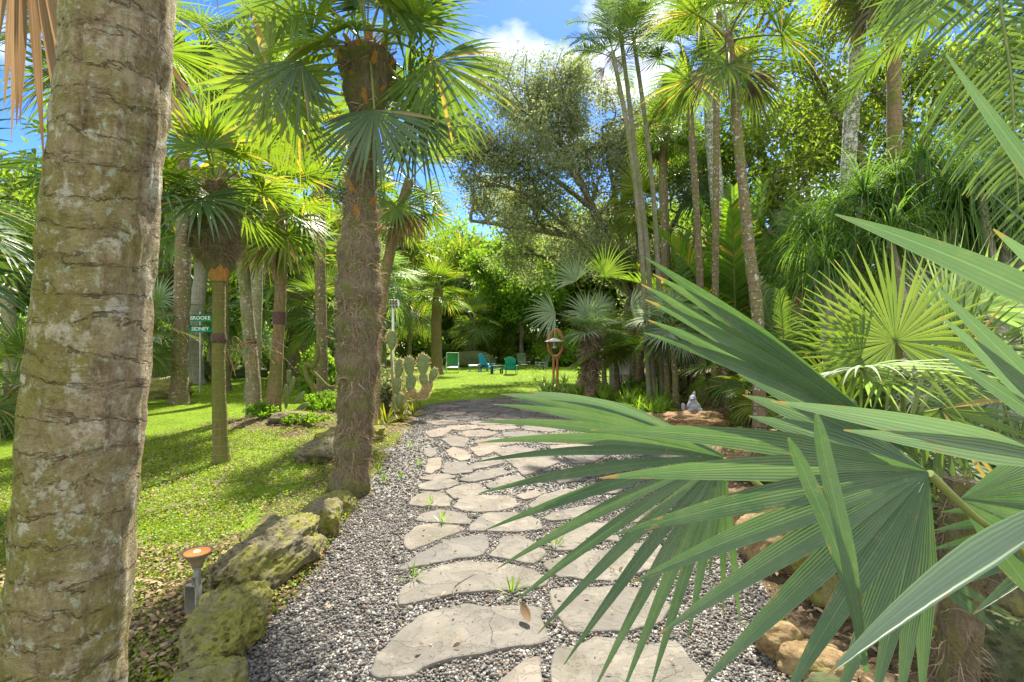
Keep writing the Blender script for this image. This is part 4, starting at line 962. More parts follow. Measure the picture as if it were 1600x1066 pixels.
# feather palm out of frame at the right, fronds hanging in
b = Vector((4.6, 3.6, float(gz(4.6, 3.6))))
rt = palm('feather_palm', 'feather palm outside the right edge whose long frond hangs into the top right corner', 'palm tree', b, [Vector((4.5, 3.5, 3.0)), Vector((4.3, 3.4, 5.0))], .14, .1, M['grey_trunk'], FEA_D, 10, 1.2)
for (p0, pm, p1, ll, lab) in (((4.3, 3.4, 5.0), P(1570, -60, 3.2), P(1592, 330, 3.1), .75, 'long drooping feather frond in the top right corner'), ((4.3, 3.4, 5.0), P(1500, -160, 3.6), P(1440, 60, 3.7), .7, None), ((4.3, 3.4, 5.0), P(1640, 60, 3.4), P(1650, 420, 3.4), .7, None)):
    mb = MB(); Pp = spline([p0, Vector(p0).lerp(Vector(pm), .5)+Vector((0, 0, .25)), pm, Vector(pm).lerp(Vector(p1), .5), p1], 26)-np.array(b)
    tube(mb, Pp, np.linspace(.02, .004, 26), 6, mi=1); n = 60; t = np.tile(np.linspace(.22, .99, n), 2)*25; i0 = np.minimum(t.astype(int), 24)
    f = (t-i0)[:, None]; base = Pp[i0]*(1-f)+Pp[i0+1]*f; dd = nrm(Pp[i0+1]-Pp[i0]); sg = np.repeat([-1., 1], n)
    cam = nrm(np.array([-.75, -.6, .1])[None]); sd = nrm(np.cross(dd, np.repeat(cam, 2*n, 0)))*sg[:, None]
    D = sd+dd*.75+rng.normal(0, .08, (2*n, 3)); Lp, Ld = chains(base, D, ll*np.sin(np.clip(t/25*.95+.1, 0, 1)*np.pi)**.5, 7, .9)
    S = nrm(np.cross(Ld, cam[None])); N = np.cross(S, Ld); Wd = .009*np.sin(np.linspace(.15, 1, 7)*np.pi)**.6+.001
    ribbons(mb, Lp, S, N, np.repeat(Wd[None], 2*n, 0), .3, 3); o = mb.build('frond', [M['feather_dark'], M['petiole']], rt)
    if lab: o['label'] = lab

# areca clumps
def clump(label, px, Y, n, sc, sets=FEA, name='feather_palm', z=.2, group=None, spr=.25):
    b = GY(px, Y); root = thing(name, label, 'palm', b, 0, group)
    mb = MB()
    for i in range(5): 
        a = i*1.3; tube(mb, [(math.cos(a)*.12, math.sin(a)*.12, -.1), (math.cos(a)*.2, math.sin(a)*.2, .5*sc), (math.cos(a)*spr, math.sin(a)*spr, 1.0*sc)], [.035*sc, .03*sc, .02*sc], 8)
    mb.build('stem', M['green_trunk'], root)
    for i in range(n):
        f = (i+.5)/n; idx = min(len(sets)-1, int(f*len(sets))); az = i*2.4+random.uniform(-.3, .3)
        o = obj('frond', sets[idx], root, (-math.sin(az)*spr*.8, math.cos(az)*spr*.8, (z+.8-.5*f)*sc), az, sc*random.uniform(.85, 1.15))
    return root
gA = 'feather palms in the right bed'
for (px, Y, n, s, lab, st) in ((1150, 15, 20, 2.1, 'tall bright feather palm clump behind the slender brown trunk', FEA), (1075, 17, 16, 1.7, 'bright feather palm clump at the foot of the thin palms', FEA), (1215, 18, 18, 2.0, 'feather palm clump right of the slender brown trunk', FEA_D),
    (1030, 26, 14, 1.4, 'feather palm clump behind the silver fan palm', FEA), (1290, 16, 16, 1.4, 'feather palm clump at the left foot of the strap leaved plants', FEA), (1230, 11, 14, .9, 'small feather palm under the bright clump in the right bed', FEA_D), (1130, 22, 16, 2.0, 'feather palm clump far behind the pale thick trunk', FEA_D)):
    clump(lab, px, Y, n, s, st, group=gA)

# silver fan palm cluster near the bird feeder
b = GY(925, 14.5)
root = palm('palm_tree', 'silver fan palm with a rough dark trunk beside the bird feeder', 'palm tree', b, [P(922, 580, 14.5), P(922, 545, 14.5), P(924, 520, 14.5)], .19, .17, M['brown_trunk'], FAN_S[:3], 11, 1.0, ndead=0, dead=DEADG)
for (hx, hy, ax, lab) in ((868, 490, (-1, -.2, -.1), None), (900, 440, (-.5, 0, .8), None), (945, 430, (.25, 0, 1), 'bright green new leaf'), (985, 480, (.9, -.2, .1), None)):
    fan_at(root, P(924, 520, 14.5), P(hx, hy, 14.2), ax, (0, .2, 1) if abs(ax[0]) > .8 else (1, 0, 0), .98, 'fan' if lab else 'fan_silver', lab, n=22, spread=1.3, split=.35, droop=1.3)
hairs(np.array([list(P(922, 600, 14.5)-b), list(P(924, 520, 14.5)-b)]), np.array([.19, .19]), 900, (.15, .45), (.01, .03), 0, 1, .8).build('leaf_base', M['fibre_hair'], root)
sm = [(946, 17.5, 500, .8, FAN_S, 'thin trunked small fan palm right of the rough silver palm'), (967, 15.5, 530, .75, FAN_Y, 'little yellow green fan palm before the concrete post'), (1058, 12.5, 505, .8, FAN_S, 'silver fan palm on twin thin trunks near the figurine'),
      (1045, 13.2, 500, .8, FAN_S, 'silver fan palm leaning left behind the twin trunks'), (1095, 14, 520, .9, FAN, 'fan palm right of the twin trunked silver palm'), (1190, 9.2, 610, .6, FAN_Y, 'small yellowing fan palm at the foot of the slender trunk'), (1140, 10.5, 575, .8, FAN, 'small fan palm with a flat green leaf before the feather palms')]
for (px, Y, py, s, st, lab) in sm:
    palm('fan_palm', lab, 'palm tree', GY(px, Y), [P(px-4, (py+HZ+H*F/Y)/2, Y), P(px-8, py, Y)], .08, .07, M['brown_trunk'], st, 14, s, k=16, seg=10, dead=DEADG, ndead=1)

# ------------------------------------------------------------------ strap leaved (ponytail) plants
def rosette(n, L, w, mat, droop=(1.2, 2.6), up=.9, name='rosette', k=8, cols=2):
    mb = MB(); a = rng.uniform(0, 6.28, n); e = rng.uniform(-.2, 1.35, n)*up
    D = np.stack([np.cos(a)*np.cos(e), np.sin(a)*np.cos(e), np.sin(e)], 1)
    Pp, Dd = chains(D*.03, D, L*rng.uniform(.6, 1.1, n), k, rng.uniform(*droop, n), .8)
    S = nrm(np.cross(Dd, [0, 0, 1.])+1e-4); N = np.cross(S, Dd)
    W = w*np.array([.8, 1, 1, .95, .85, .65, .4, .08])[:k][None]*rng.uniform(.8, 1.2, n)[:, None]
    ribbons(mb, Pp, S, N, W, .3, cols); return mb.mesh(name, M[mat])
ROS = [rosette(260, 1.35, .009, 'pony', (2.5, 6.5)), rosette(230, 1.2, .009, 'pony', (2, 5.5))]
def pony(label, px, Y, heads):
    b = GY(px, Y); root = thing('ponytail_palm', label, 'ponytail palm', b, 0, 'strap leaved ponytail palms at the right')
    mb = MB(); lathe(mb, [(.05, -.1), (.45, -.08), (.5, .1), (.4, .35), (.25, .7), (.18, 1.1), (.0, 1.2)], 20); 
    for (hx, hy) in heads:
        h = P(hx, hy, Y+random.uniform(-.6, .6))-b; tube(mb, spline([Vector((0, 0, .8)), Vector((h.x*.3, h.y*.3, h.z*.55)), h], 14), np.linspace(.13, .05, 14), 10)
        obj('leaf_rosette', random.choice(ROS), root, h, random.uniform(0, 6), random.uniform(.9, 1.15))
    mb.build('trunk', M['pale_bark'], root)
pony('left ponytail palm with strap leaves cascading before the oaks', 1300, 9.0, [(1265, 370), (1310, 330), (1350, 310), (1335, 380), (1290, 420), (1370, 350)])
pony('middle ponytail palm, tallest mound of drooping strap leaves', 1430, 8.4, [(1400, 290), (1440, 250), (1480, 290), (1425, 340), (1390, 370), (1470, 350), (1500, 330)])
pony('right ponytail palm whose strap leaves hang at the right edge', 1570, 7.8, [(1530, 290), (1570, 250), (1610, 280), (1550, 340), (1600, 350), (1640, 310), (1515, 370)])

# ------------------------------------------------------------------ broadleaf trees
def grow(seed, start, d, L, r, depth, cfg, segs, tips, wob=.25):
    rn = random.Random(seed); k = 7; p = np.array(start, float); d = nrm(np.array(d, float)); pts = [p]
    for j in range(k-1):
        d = nrm(d+np.array([rn.gauss(0, wob), rn.gauss(0, wob), rn.gauss(0, wob)+cfg.get('up', .06)])*.6); p = p+d*L/(k-1); pts.append(p)
    segs.append((np.array(pts), r, r*.6))
    if depth == 0:
        tips.extend(pts[2:]); return
    if depth == 1: tips.extend(pts[4:])
    nch = rn.randint(*cfg.get('nch', (3, 4)))
    for c in range(nch):
        j = k-1 if c == 0 else rn.randint(2, k-1)
        dd = nrm(d*(.8 if c == 0 else .45)+np.array([rn.gauss(0, .7), rn.gauss(0, .7), rn.gauss(0, .5)+.15]))
        grow(seed*7+c+depth*13+1, pts[j], dd, L*rn.uniform(.6, .85), r*(.6 if c == 0 else .48), depth-1, cfg, segs, tips, wob)
def leaf_cloud(mb, pts, n, spread, size, clump=1.0):
    pts = np.array(pts); c = pts[rng.integers(0, len(pts), n)]+rng.normal(0, spread, (n, 3))*[1, 1, .75]
    d = nrm(rng.normal(0, 1, (n, 3))); s = nrm(np.cross(d, rng.normal(0, 1, (n, 3)))); sz = rng.uniform(*size, n)[:, None]
    V = np.stack([c-d*sz, c+s*sz*.45, c+d*sz, c-s*sz*.45], 1)
    mb.add(V.reshape(-1, 3), np.arange(n*4).reshape(-1, 4), rv=np.repeat(np.clip(rng.normal(.5, .25, n), 0, 1), 4))
def tree(name, label, base, th, L, r, depth, leafm, nleaf, lsize, spread, seed, barkm='bark', lean=(0, 0, 1), cfg={}, group=None, limbs=None, lim_depth=2, wob=.25):
    root = thing(name, label, 'tree', base, 0, group); segs = []; tips = []
    top = Vector(lean)*th
    tp_ = spline([(0, 0, -.3), (top.x*.3, top.y*.3, th*.5), top], 8); segs.append((tp_, r*1.15, r*.8))
    if limbs:
        for i, lm in enumerate(limbs):
            pl = spline([Vector(q)-Vector(base) for q in lm[0]], 14); segs.append((pl, lm[1], lm[1]*.3))
            for j in range(3, 14):
                grow(seed*31+i*17+j, pl[j], nrm(pl[min(13, j+1)]-pl[j-1])*.4+np.array([random.gauss(0, .6), random.gauss(0, .6), .4]), L*.5, lm[1]*.35, lim_depth-1 if j % 4 else lim_depth, cfg, segs, tips, wob)
    for c in range(cfg.get('main', 4)):
        a = c*6.283/cfg.get('main', 4)+seed; grow(seed*5+c, list(top), [math.cos(a)*.7, math.sin(a)*.7, cfg.get('rise', .7)], L, r*.6, depth, cfg, segs, tips, wob)
    mb = MB()
    for pl, a, b_ in segs: tube(mb, pl, np.linspace(a, b_, len(pl)), 10 if a > .1 else (6 if a > .03 else 4), cap=False)
    mb.build('trunk', M[barkm], root)
    mb = MB(); leaf_cloud(mb, tips, nleaf, spread, lsize); mb.build('crown', M[leafm], root, smooth=False)
    return root
b = GY(985, 23)
tree('oak_tree', 'large grey green oak behind the path end, its limb reaching left over the lawn', b, 3.4, 2.7, .36, 4, 'oak', 130000, (.045, .095), .3, 11, limbs=[([P(985, 460, 23), P(950, 385, 22.5), P(870, 365, 22), P(790, 352, 21), P(735, 345, 20.5)], .2), ([P(985, 460, 23), P(930, 330, 22), P(880, 250, 22), P(830, 190, 22)], .18), ([P(985, 460, 23), P(910, 400, 24), P(840, 400, 25), P(770, 330, 25)], .16), ([P(985, 460, 23), P(960, 300, 23), P(940, 200, 23)], .17), ([P(930, 330, 22), P(850, 270, 21), P(770, 250, 21), P(730, 240, 21)], .12), ([P(950, 380, 23), P(880, 230, 22), P(785, 150, 22)], .13), ([P(960, 350, 23), P(990, 260, 22.5), P(1010, 200, 22)], .12), ([P(930, 400, 22), P(830, 310, 21), P(740, 280, 20)], .1), ([P(880, 230, 22), P(870, 190, 22), P(880, 160, 22)], .09)], cfg={'up': .02, 'nch': (3, 4), 'main': 2})
b = GY(1215, 19)
tree('oak_tree', 'oak with a bare curving trunk and yellow green leaves behind the thin palms', b, 4, 3.0, .3, 3, 'bright', 19000, (.07, .14), .4, 23, limbs=[([P(1215, 460, 19), P(1212, 330, 19), P(1190, 240, 19), P(1170, 130, 19), P(1180, 50, 19)], .24), ([P(1212, 340, 19), P(1160, 300, 19), P(1100, 270, 19)], .13), ([P(1212, 340, 19), P(1270, 270, 19), P(1310, 200, 19)], .13)], cfg={'main': 3})
b = GY(1360, 15)
tree('oak_tree', 'twisting oak with bare snaking branches behind the ponytail palms', b, 3.2, 2.6, .3, 3, 'bright', 22000, (.06, .12), .35, 37, wob=.45, limbs=[([P(1360, 400, 15), P(1370, 300, 15), P(1420, 215, 15), P(1400, 160, 15), P(1450, 100, 15)], .16), ([P(1400, 300, 15), P(1460, 190, 15), P(1520, 180, 15), P(1590, 160, 15)], .12), ([P(1380, 330, 15), P(1340, 230, 15), P(1300, 170, 15), P(1270, 110, 15)], .12), ([P(1400, 280, 15), P(1500, 250, 15), P(1560, 120, 15), P(1600, 60, 15)], .11)], cfg={'main': 3})
b = GY(815, 42)
tree('tree', 'round bright green tree above the garden chairs', b, 3.4, 2.6, .2, 3, 'mid', 45000, (.09, .17), .45, 41, cfg={'main': 5, 'rise': .5})
b = GY(715, 50)
tree('tree', 'pale feathery tree standing left of the big oak', b, 4.0, 2.8, .16, 3, 'bright', 30000, (.06, .12), .5, 47, cfg={'main': 4})
TR = [tree('tree', 'broad tree in the woods beyond the chairs', GY(850, 52), 3.5, 4.4, .4, 3, 'mid', 30000, (.14, .28), .9, 53, cfg={'main': 5}),
      tree('tree', 'yellow green tree in the woods beyond the chairs', GY(640, 50), 4, 4.6, .4, 3, 'bright', 28000, (.14, .28), .9, 59, cfg={'main': 5})]
TR[0]['label'] = 'broad green tree of the far woods directly behind the teal chair'; TR[1]['label'] = 'yellow green tree of the far woods left of the lone fan palm'
gW = 'trees of the far woods'
for t_ in TR: t_['group'] = gW
for i, (px, Y, s, lab) in enumerate(((740, 56, 1.1, 'far tree behind the green boulder'), (940, 46, 1.0, 'far tree behind the bird feeder'), (1050, 48, 1.15, 'far tree behind the slender clumped palms'), (1180, 50, .7, 'far tree behind the slender brown palm'), (1320, 46, .7, 'far tree behind the left ponytail palm'), (1460, 42, .7, 'far tree behind the middle ponytail palm'), (1600, 38, .7, 'far tree at the right edge'),
      (520, 48, 1.1, 'far tree seen left of the shaggy trunk'), (420, 44, 1.1, 'far tree behind the leaning palms'), (300, 40, 1.0, 'far tree behind the street signs'), (180, 36, 1.0, 'far tree behind the foreground trunk'), (20, 30, .9, 'far tree at the left edge'))):
    dup(TR[i % 2], GY(px, Y), i*1.7, lab, s, gW)

# far woods as one mass
def woods():
    n = 90000; a = rng.uniform(-1.05, 1.05, n); 
    x = np.tan(a)*58; yy = 58-np.abs(x)*.32+rng.uniform(-1, 7, n)
    top = 9+2.5*np.sin(x*.31)+1.8*np.sin(x*.83+1)+1.2*np.sin(x*1.9)
    z = top*rng.random(n)**.8
    keep = np.array([mnoise.noise(Vector((q*.35, w*.35, v*.5))) for q, w, v in zip(x, yy, z)]) > -.22
    x, yy, z = x[keep], yy[keep], z[keep]; n = len(x); c = np.stack([x, yy, z], 1)
    d = nrm(rng.normal(0, 1, (n, 3))); s = nrm(np.cross(d, rng.normal(0, 1, (n, 3)))); sz = rng.uniform(.15, .36, n)[:, None]
    mb = MB(); mb.add(np.stack([c-d*sz, c+s*sz*.5, c+d*sz, c-s*sz*.5], 1).reshape(-1, 3), np.arange(n*4).reshape(-1, 4), rv=np.repeat(np.clip(rng.normal(.5, .3, n), 0, 1), 4))
    tag(mb.build('far_woods', M['bright'], smooth=False), None, None, kind='stuff')
woods()
# shrubs
def shrub(label, px, Y, w, h, mat, n=5000, size=(.05, .1), seed=1, group=None, d=None):
    b = GY(px, Y); root = thing('shrub', label, 'shrub', b, 0, group); rn = np.random.default_rng(seed)
    mb = MB(); tips = []
    for i in range(9):
        a = rn.uniform(0, 6.28); e = [math.cos(a)*w*.35*rn.random(), math.sin(a)*w*.3*rn.random(), h*rn.uniform(.5, .95)]
        pl = spline([(0, 0, -.05), (e[0]*.3, e[1]*.3, e[2]*.5), e], 6); tube(mb, pl, np.linspace(.03, .008, 6)*max(1, h/2), 5, cap=False); tips.append(pl[-1])
    mb.build('stem', M['bark'], root)
    c = rn.normal(0, 1, (60, 3)); c = nrm(c)*rn.random((60, 1))**.4*np.array([w*.5, (d or w)*.45, h*.5])+np.array([0, 0, h*.5]); c[:, 2] = np.clip(c[:, 2], .1, None)
    mb = MB(); leaf_cloud(mb, c, n, min(w, h)*.09, size); mb.build('foliage', M[mat], root, smooth=False); return root
gS = 'shrubs under the far trees'
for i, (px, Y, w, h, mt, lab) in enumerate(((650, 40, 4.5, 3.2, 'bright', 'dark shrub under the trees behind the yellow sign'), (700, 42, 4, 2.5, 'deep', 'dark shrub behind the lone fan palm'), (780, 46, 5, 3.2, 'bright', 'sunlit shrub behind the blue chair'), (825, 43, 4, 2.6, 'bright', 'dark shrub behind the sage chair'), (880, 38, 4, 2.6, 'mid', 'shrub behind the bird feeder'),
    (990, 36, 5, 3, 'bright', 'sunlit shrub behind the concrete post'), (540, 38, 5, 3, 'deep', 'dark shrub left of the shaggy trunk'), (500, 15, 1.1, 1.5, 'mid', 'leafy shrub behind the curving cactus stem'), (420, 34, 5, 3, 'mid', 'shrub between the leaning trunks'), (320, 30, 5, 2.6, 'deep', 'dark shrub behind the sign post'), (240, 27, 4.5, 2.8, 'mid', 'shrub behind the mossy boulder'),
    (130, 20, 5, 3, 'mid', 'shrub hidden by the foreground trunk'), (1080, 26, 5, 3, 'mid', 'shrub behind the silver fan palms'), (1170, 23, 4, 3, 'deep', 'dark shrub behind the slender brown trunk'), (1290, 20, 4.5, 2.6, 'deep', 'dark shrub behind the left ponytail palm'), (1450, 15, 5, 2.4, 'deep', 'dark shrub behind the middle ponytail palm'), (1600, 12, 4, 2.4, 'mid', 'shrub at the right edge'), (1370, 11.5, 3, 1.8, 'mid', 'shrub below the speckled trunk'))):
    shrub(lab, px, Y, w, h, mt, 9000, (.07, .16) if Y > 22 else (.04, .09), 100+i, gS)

# strap-leaf plants and ground foliage, right bed
LILY = [rosette(46, .62, .014, 'strap', (.6, 2.0), 1.0), rosette(36, .5, .018, 'strap', (.5, 1.5), 1.0)]
FERN = [rosette(60, .4, .03, 'deep', (.8, 2.0), .8), rosette(50, .45, .03, 'mid', (.8, 2.2), .8)]
rn = random.Random(5)
lil = []
for i in range(64):
    t = rn.random(); px = 845+t*190+rn.uniform(-12, 12); py = 612+t*36+rn.uniform(-20, 6); lil.append((px, max(590, py)))
for i, (px, py) in enumerate(sorted(lil)):
    o = obj('lily_plant', LILY[i % 2], None, G(px, py), rn.uniform(0, 6), rn.uniform(.75, 1.25)); tag(o, 'arching strap leaved plant in the band edging the bed at the path end', 'plant', 'strap leaved plants edging the right bed')
for i in range(60):
    px = rn.uniform(960, 1230); py = rn.uniform(582, 625)
    if px > 1075: py = rn.uniform(585, 612)
    o = obj('ground_plant', FERN[i % 2], None, G(px, py), rn.uniform(0, 6), rn.uniform(.7, 1.3)); tag(o, 'low dark leafy plant carpeting the bed behind the figurine', 'plant', 'low leafy plants in the right bed')
BIRD = rosette(16, .6, .05, 'strap', (.3, 1.2), 1.1, k=8, cols=3)
for px, py, s, lab in ((1045, 632, 1., 'broad leaved plant directly behind the grey figurine'), (1020, 655, .6, 'small broad leaved plant left of the grey figurine'), (1090, 640, .7, 'broad leaved plant right of the grey figurine'), (905, 590, 1.2, 'large arching plant at the foot of the rough silver palm')):
    tag(obj('broad_leaved_plant', BIRD, None, G(px, py), random.uniform(0, 6), s), lab, 'plant')
for i, (px, py, s) in enumerate(((1110, 690, .8), (1150, 665, .7), (1230, 690, .7), (1180, 650, .6), (1260, 660, .9), (1300, 700, .8), (1350, 720, .9), (1420, 700, 1.), (1240, 760, .6), (1300, 640, 1.1), (1340, 660, 1.1))):
    tag(obj('ground_plant', FERN[i % 2], None, G(px, py), i, s), 'low leafy plant on the mulch under the foreground fans', 'plant', 'low plants on the mulch')
# bromeliads by the cactus
BROM = rosette(44, .42, .017, 'brom', (.1, .9), 1.0, cols=3)
for i, (px, py, s, lab) in enumerate(((603, 668, 1.1, 'largest yellow spiky bromeliad, left of the cluster under the prickly pear'), (625, 660, 1.15, 'yellow spiky bromeliad in the middle under the prickly pear'), (645, 652, .9, 'small spiky bromeliad at the path edge under the prickly pear'), (612, 648, 1.1, 'spiky bromeliad at the back touching the prickly pear stem'), (655, 640, .8, 'spiky bromeliad farthest up the path edge'), (590, 690, .8, 'small spiky bromeliad beside the shaggy trunk'))):
    tag(obj('bromeliad', BROM, None, G(px, py), i*1.1, s), lab, 'bromeliad', 'bromeliads under the prickly pear')
shrub('grey green fine leaved shrub between the shaggy palm and the prickly pear', 600, 11.5, 1.1, 1.0, 'oak', 9000, (.02, .045), 7)
shrub('small leafy weed clump at the foot of the two leaning trunks', 408, 9.4, .55, .3, 'mid', 900, (.02, .045), 8)
shrub('little leafy plant on the bank left of the shaggy palm', 480, 8.8, .9, .22, 'mid', 900, (.02, .04), 9)
shrub('low mixed greenery on the bank behind the shaggy palm', 520, 11, 1.5, .45, 'mid', 3000, (.02, .045), 10)
# grass tufts in the gravel
TUFT = rosette(24, .09, .003, 'strap', (.3, 1.2), 1.2)
for i, (px, py) in enumerate(((672, 790), (690, 818), (645, 915), (800, 935), (600, 760), (628, 752), (655, 730), (640, 700), (590, 745), (868, 858))):
    tag(obj('grass_tuft', TUFT, None, G(px, py), i, 1.2), 'small green grass tuft growing through the path gravel', 'grass tuft', 'grass tufts in the gravel')

# ------------------------------------------------------------------ cacti
def pad(mb, c, h, w, yaw, tilt, spines=None, th=.03):
    V, T = ico(3); V = V.copy(); z = (V[:, 2]+1)/2
    V = np.stack([V[:, 0]*w/2*(.72+.36*z), V[:, 1]*th, z*h], 1); V[:, :2] *= (1-.35*np.exp(-z*7))[:, None]
    ct, st = math.cos(tilt), math.sin(tilt); cy, sy = math.cos(yaw), math.sin(yaw)
    def rot(A):
        A = np.stack([A[:, 0]*ct+A[:, 2]*st, A[:, 1], -A[:, 0]*st+A[:, 2]*ct], 1)
        return np.stack([A[:, 0]*cy-A[:, 1]*sy, A[:, 0]*sy+A[:, 1]*cy, A[:, 2]], 1)+np.array(list(c))
    mb.add(rot(V), T=T)
    if spines is not None:
        n = 170; a = rng.uniform(0, 6.28, n); rr = np.where(rng.random(n) < .65, 1, rng.random(n)); z = .5+.5*np.sin(a)*rr
        q = np.stack([np.cos(a)*rr*w/2*(.72+.36*z), rng.choice([-1, 1], n)*th*np.sqrt(np.clip(1-rr**2, 0, 1)), z*h], 1)
        d = nrm(q-np.array([0, 0, h*.5])+rng.normal(0, .04, (n, 3))); q2 = q+d*rng.uniform(.025, .06, n)[:, None]
        A, B = rot(q), rot(q2); Pp = np.stack([A, B], 1); S = nrm(rng.normal(0, 1, (n, 3)))[:, None].repeat(2, 1)
        ribbons(spines, Pp, S, S, np.array([[.0045, .0015]]).repeat(n, 0), 0, 2)
    return rot(np.array([[0, 0, h]]))[0]
b = G(637, 655); Y = b.y
root = thing('prickly_pear', 'prickly pear cactus of flat upright pads beside the bromeliads', 'cactus', b)
sp = MB(); pads = [(612, 548, 34, 20, .4, .0, 'cactus'), (622, 592, 34, 18, .3, .1, 'cactus'), (641, 590, 36, 20, .2, -.1, 'cactus'), (661, 588, 38, 24, .1, .0, 'cactus'), (673, 598, 26, 16, .3, .3, 'cactus'), (620, 617, 32, 18, .2, 0, 'cactus'), (640, 615, 34, 20, .3, .1, 'cactus'), (663, 606, 26, 18, -.2, -.1, 'cactus'), (630, 645, 34, 20, 0, -.2, 'cactus'), (615, 648, 34, 18, .4, .2, 'cactus'), (638, 618, 16, 24, .2, 1.2, 'cactus_old'), (648, 618, 24, 18, .1, 1.5, 'cactus_old'), (660, 622, 34, 20, .1, .4, 'cactus_old')]
for (px, py, h, w, yw, tl, mt) in pads:
    mb = MB(); q = P(px, py, Y)-b; pad(mb, q, h/F*Y*.92, w/F*Y*.88, yw, tl, sp); mb.build('pad', M[mt], root)
sp.build('spines', M['spine'], root)
mb = MB(); tube(mb, [(0, 0, -.1), P(630, 640, Y)-b, P(636, 612, Y)-b], [.05, .04, .03], 10); tube(mb, spline([P(618, 650, Y)-b, P(614, 600, Y)-b, P(611, 548, Y)-b], 8), [.025]*7+[.015], 8); tube(mb, spline([P(633, 628, Y)-b, P(650, 625, Y)-b, P(664, 600, Y)-b], 8), .025, 8)
mb.build('stem', M['cactus_old'], root)
b = G(452, 662); Y = b.y
root = thing('prickly_pear', 'small green cactus with narrow pads right of the leaning trunks', 'cactus', b)
for (px, py, h, w, yw, tl) in ((447, 640, 40, 10, 0, 0), (452, 618, 30, 9, .2, .2), (440, 622, 28, 9, .1, -.4), (459, 632, 26, 9, 0, .7), (463, 640, 22, 9, 0, 1.1), (450, 600, 22, 8, 0, .1)):
    mb = MB(); pad(mb, P(px, py, Y)-b, h/F*Y, w/F*Y, yw, tl, None, .025); mb.build('pad', M['cactus'], root)
b = G(492, 640); Y = b.y; mb = MB()
tube(mb, spline([Vector((0, 0, -.1)), P(491, 610, Y)-b, P(480, 588, Y)-b, P(478, 570, Y)-b, P(490, 572, Y)-b, P(496, 552, Y)-b, P(495, 537, Y)-b], 40), np.linspace(.06, .075, 40), 12, disp=ringdisp(.1, .07))
tube(mb, spline([P(486, 578, Y)-b, P(498, 590, Y)-b, P(512, 603, Y)-b, P(524, 604, Y)-b], 20), np.linspace(.05, .03, 20), 10)
o = mb.build('cactus_stem', M['green_trunk'], None, b); tag(o, 'bare snaking cactus stem on the mound between the leaning palms and shaggy palm', 'cactus')
# tangle of aerial roots strung between trunks
mb = MB(); b = GY(375, 9.4); rn2 = random.Random(8)
for i in range(26):
    x0, y0 = rn2.uniform(350, 395), rn2.uniform(528, 545); x1, y1 = x0+rn2.uniform(-20, 70), y0+rn2.uniform(10, 60)
    tube(mb, spline([P(x0, y0, 9.4)-b, P((x0+x1)/2+rn2.uniform(-8, 8), (y0+y1)/2-rn2.uniform(5, 22), 9.4+rn2.uniform(-.2, .2))-b, P(x1, y1, 9.4)-b], 12), rn2.uniform(.004, .01), 5, cap=False)
o = mb.build('vine_tangle', M['petiole_brown'], None, b); tag(o, 'thin tangled bare vine stems strung from the wrapped trunk to the leaning pair', 'vine')

# ------------------------------------------------------------------ path light
b = G(302, 972); Y = b.y; root = thing('path_light', 'lit garden path light glowing orange beside the coral boulder', 'path light', b)
mb = MB(); box(mb, (0, 0, .09), (.07, .06, .24), bev=.008); box(mb, (.018, 0, .225), (.03, .05, .06), bev=.006); mb.build('stake', M['lampgrey'], root)
mb = MB(); tube(mb, [(.02, 0, .2), (.022, 0, .31)], .018, 12); lathe(mb, [(.021, 0), (.026, .004), (.026, .012), (.02, .016)], 16, (.022, 0, .29)); mb.build('neck', M['steel'], root)
mb = MB(); lathe(mb, [(.0, -.01), (.026, 0), (.032, .02), (.045, .045), (.078, .082), (.082, .086), (.08, .09), (.07, .082), (.0, .078)], 28, (.022, 0, .30)); hd = mb.build('head', M['lamp'], root)
mb = MB(); lathe(mb, [(.0, .0), (.066, .0), (.066, .003), (.0, .005)], 28, (.022, 0, .3835)); mb.build('lens', M['bulb'], hd)
mb = MB(); lathe(mb, [(.0, .008), (.014, .005), (.018, .0)], 16, (.022, 0, .3885)); mb.build('bulb', M['bulbc'], hd)

# ------------------------------------------------------------------ signs
def text_mesh(body, size, mat, name='lettering', ext=.002, align='CENTER'):
    cu = bpy.data.curves.new(name, 'FONT'); cu.body = body; cu.size = size; cu.extrude = ext; cu.align_x = align; cu.align_y = 'CENTER'; cu.resolution_u = 4
    to = bpy.data.objects.new(name, cu); COL.objects.link(to)
    me = bpy.data.meshes.new_from_object(to.evaluated_get(bpy.context.evaluated_depsgraph_get())); bpy.data.objects.remove(to); bpy.data.curves.remove(cu)
    me.name = name; me.materials.clear(); me.materials.append(M[mat]); return me
b = G(313, 614); Y = b.y; root = thing('street_sign', 'post with two green street name signs reading BROOKE and SIDNEY', 'street sign', b)
top = P(313, 490, Y)-b
mb = MB(); tube(mb, [(0, 0, -.1), (0, 0, top.z)], .028, 10); lathe(mb, [(.03, 0), (.035, .02), (.02, .05), (0, .06)], 10, (0, 0, top.z)); mb.build('post', M['steel'], root)
for py, word, suf in ((497, 'BROOKE', 'AVE'), (514, 'SIDNEY', 'AVE')):
    z = (P(313, py, Y)-b).z; mb = MB(); box(mb, (.1, -.035, z), (1.04, .006, .22), bev=.003); pl = mb.build('sign_plate', M['signgreen'], root)
    mt = text_mesh(word, .17, 'white'); o = obj('lettering', mt, pl); o.location = (.02, -.041, z-.005); o.rotation_euler = (R(90), 0, 0)
    mt = text_mesh(suf, .09, 'white'); o = obj('lettering', mt, pl); o.location = (.51, -.041, z+.03); o.rotation_euler = (R(90), 0, 0)
b = GY(614, 17); root = thing('sign_post', 'white post carrying a yellow dog sign and a white perforated box, behind the cactus', 'sign', b)
L9 = lambda px, py: P(px, py, 17)-b
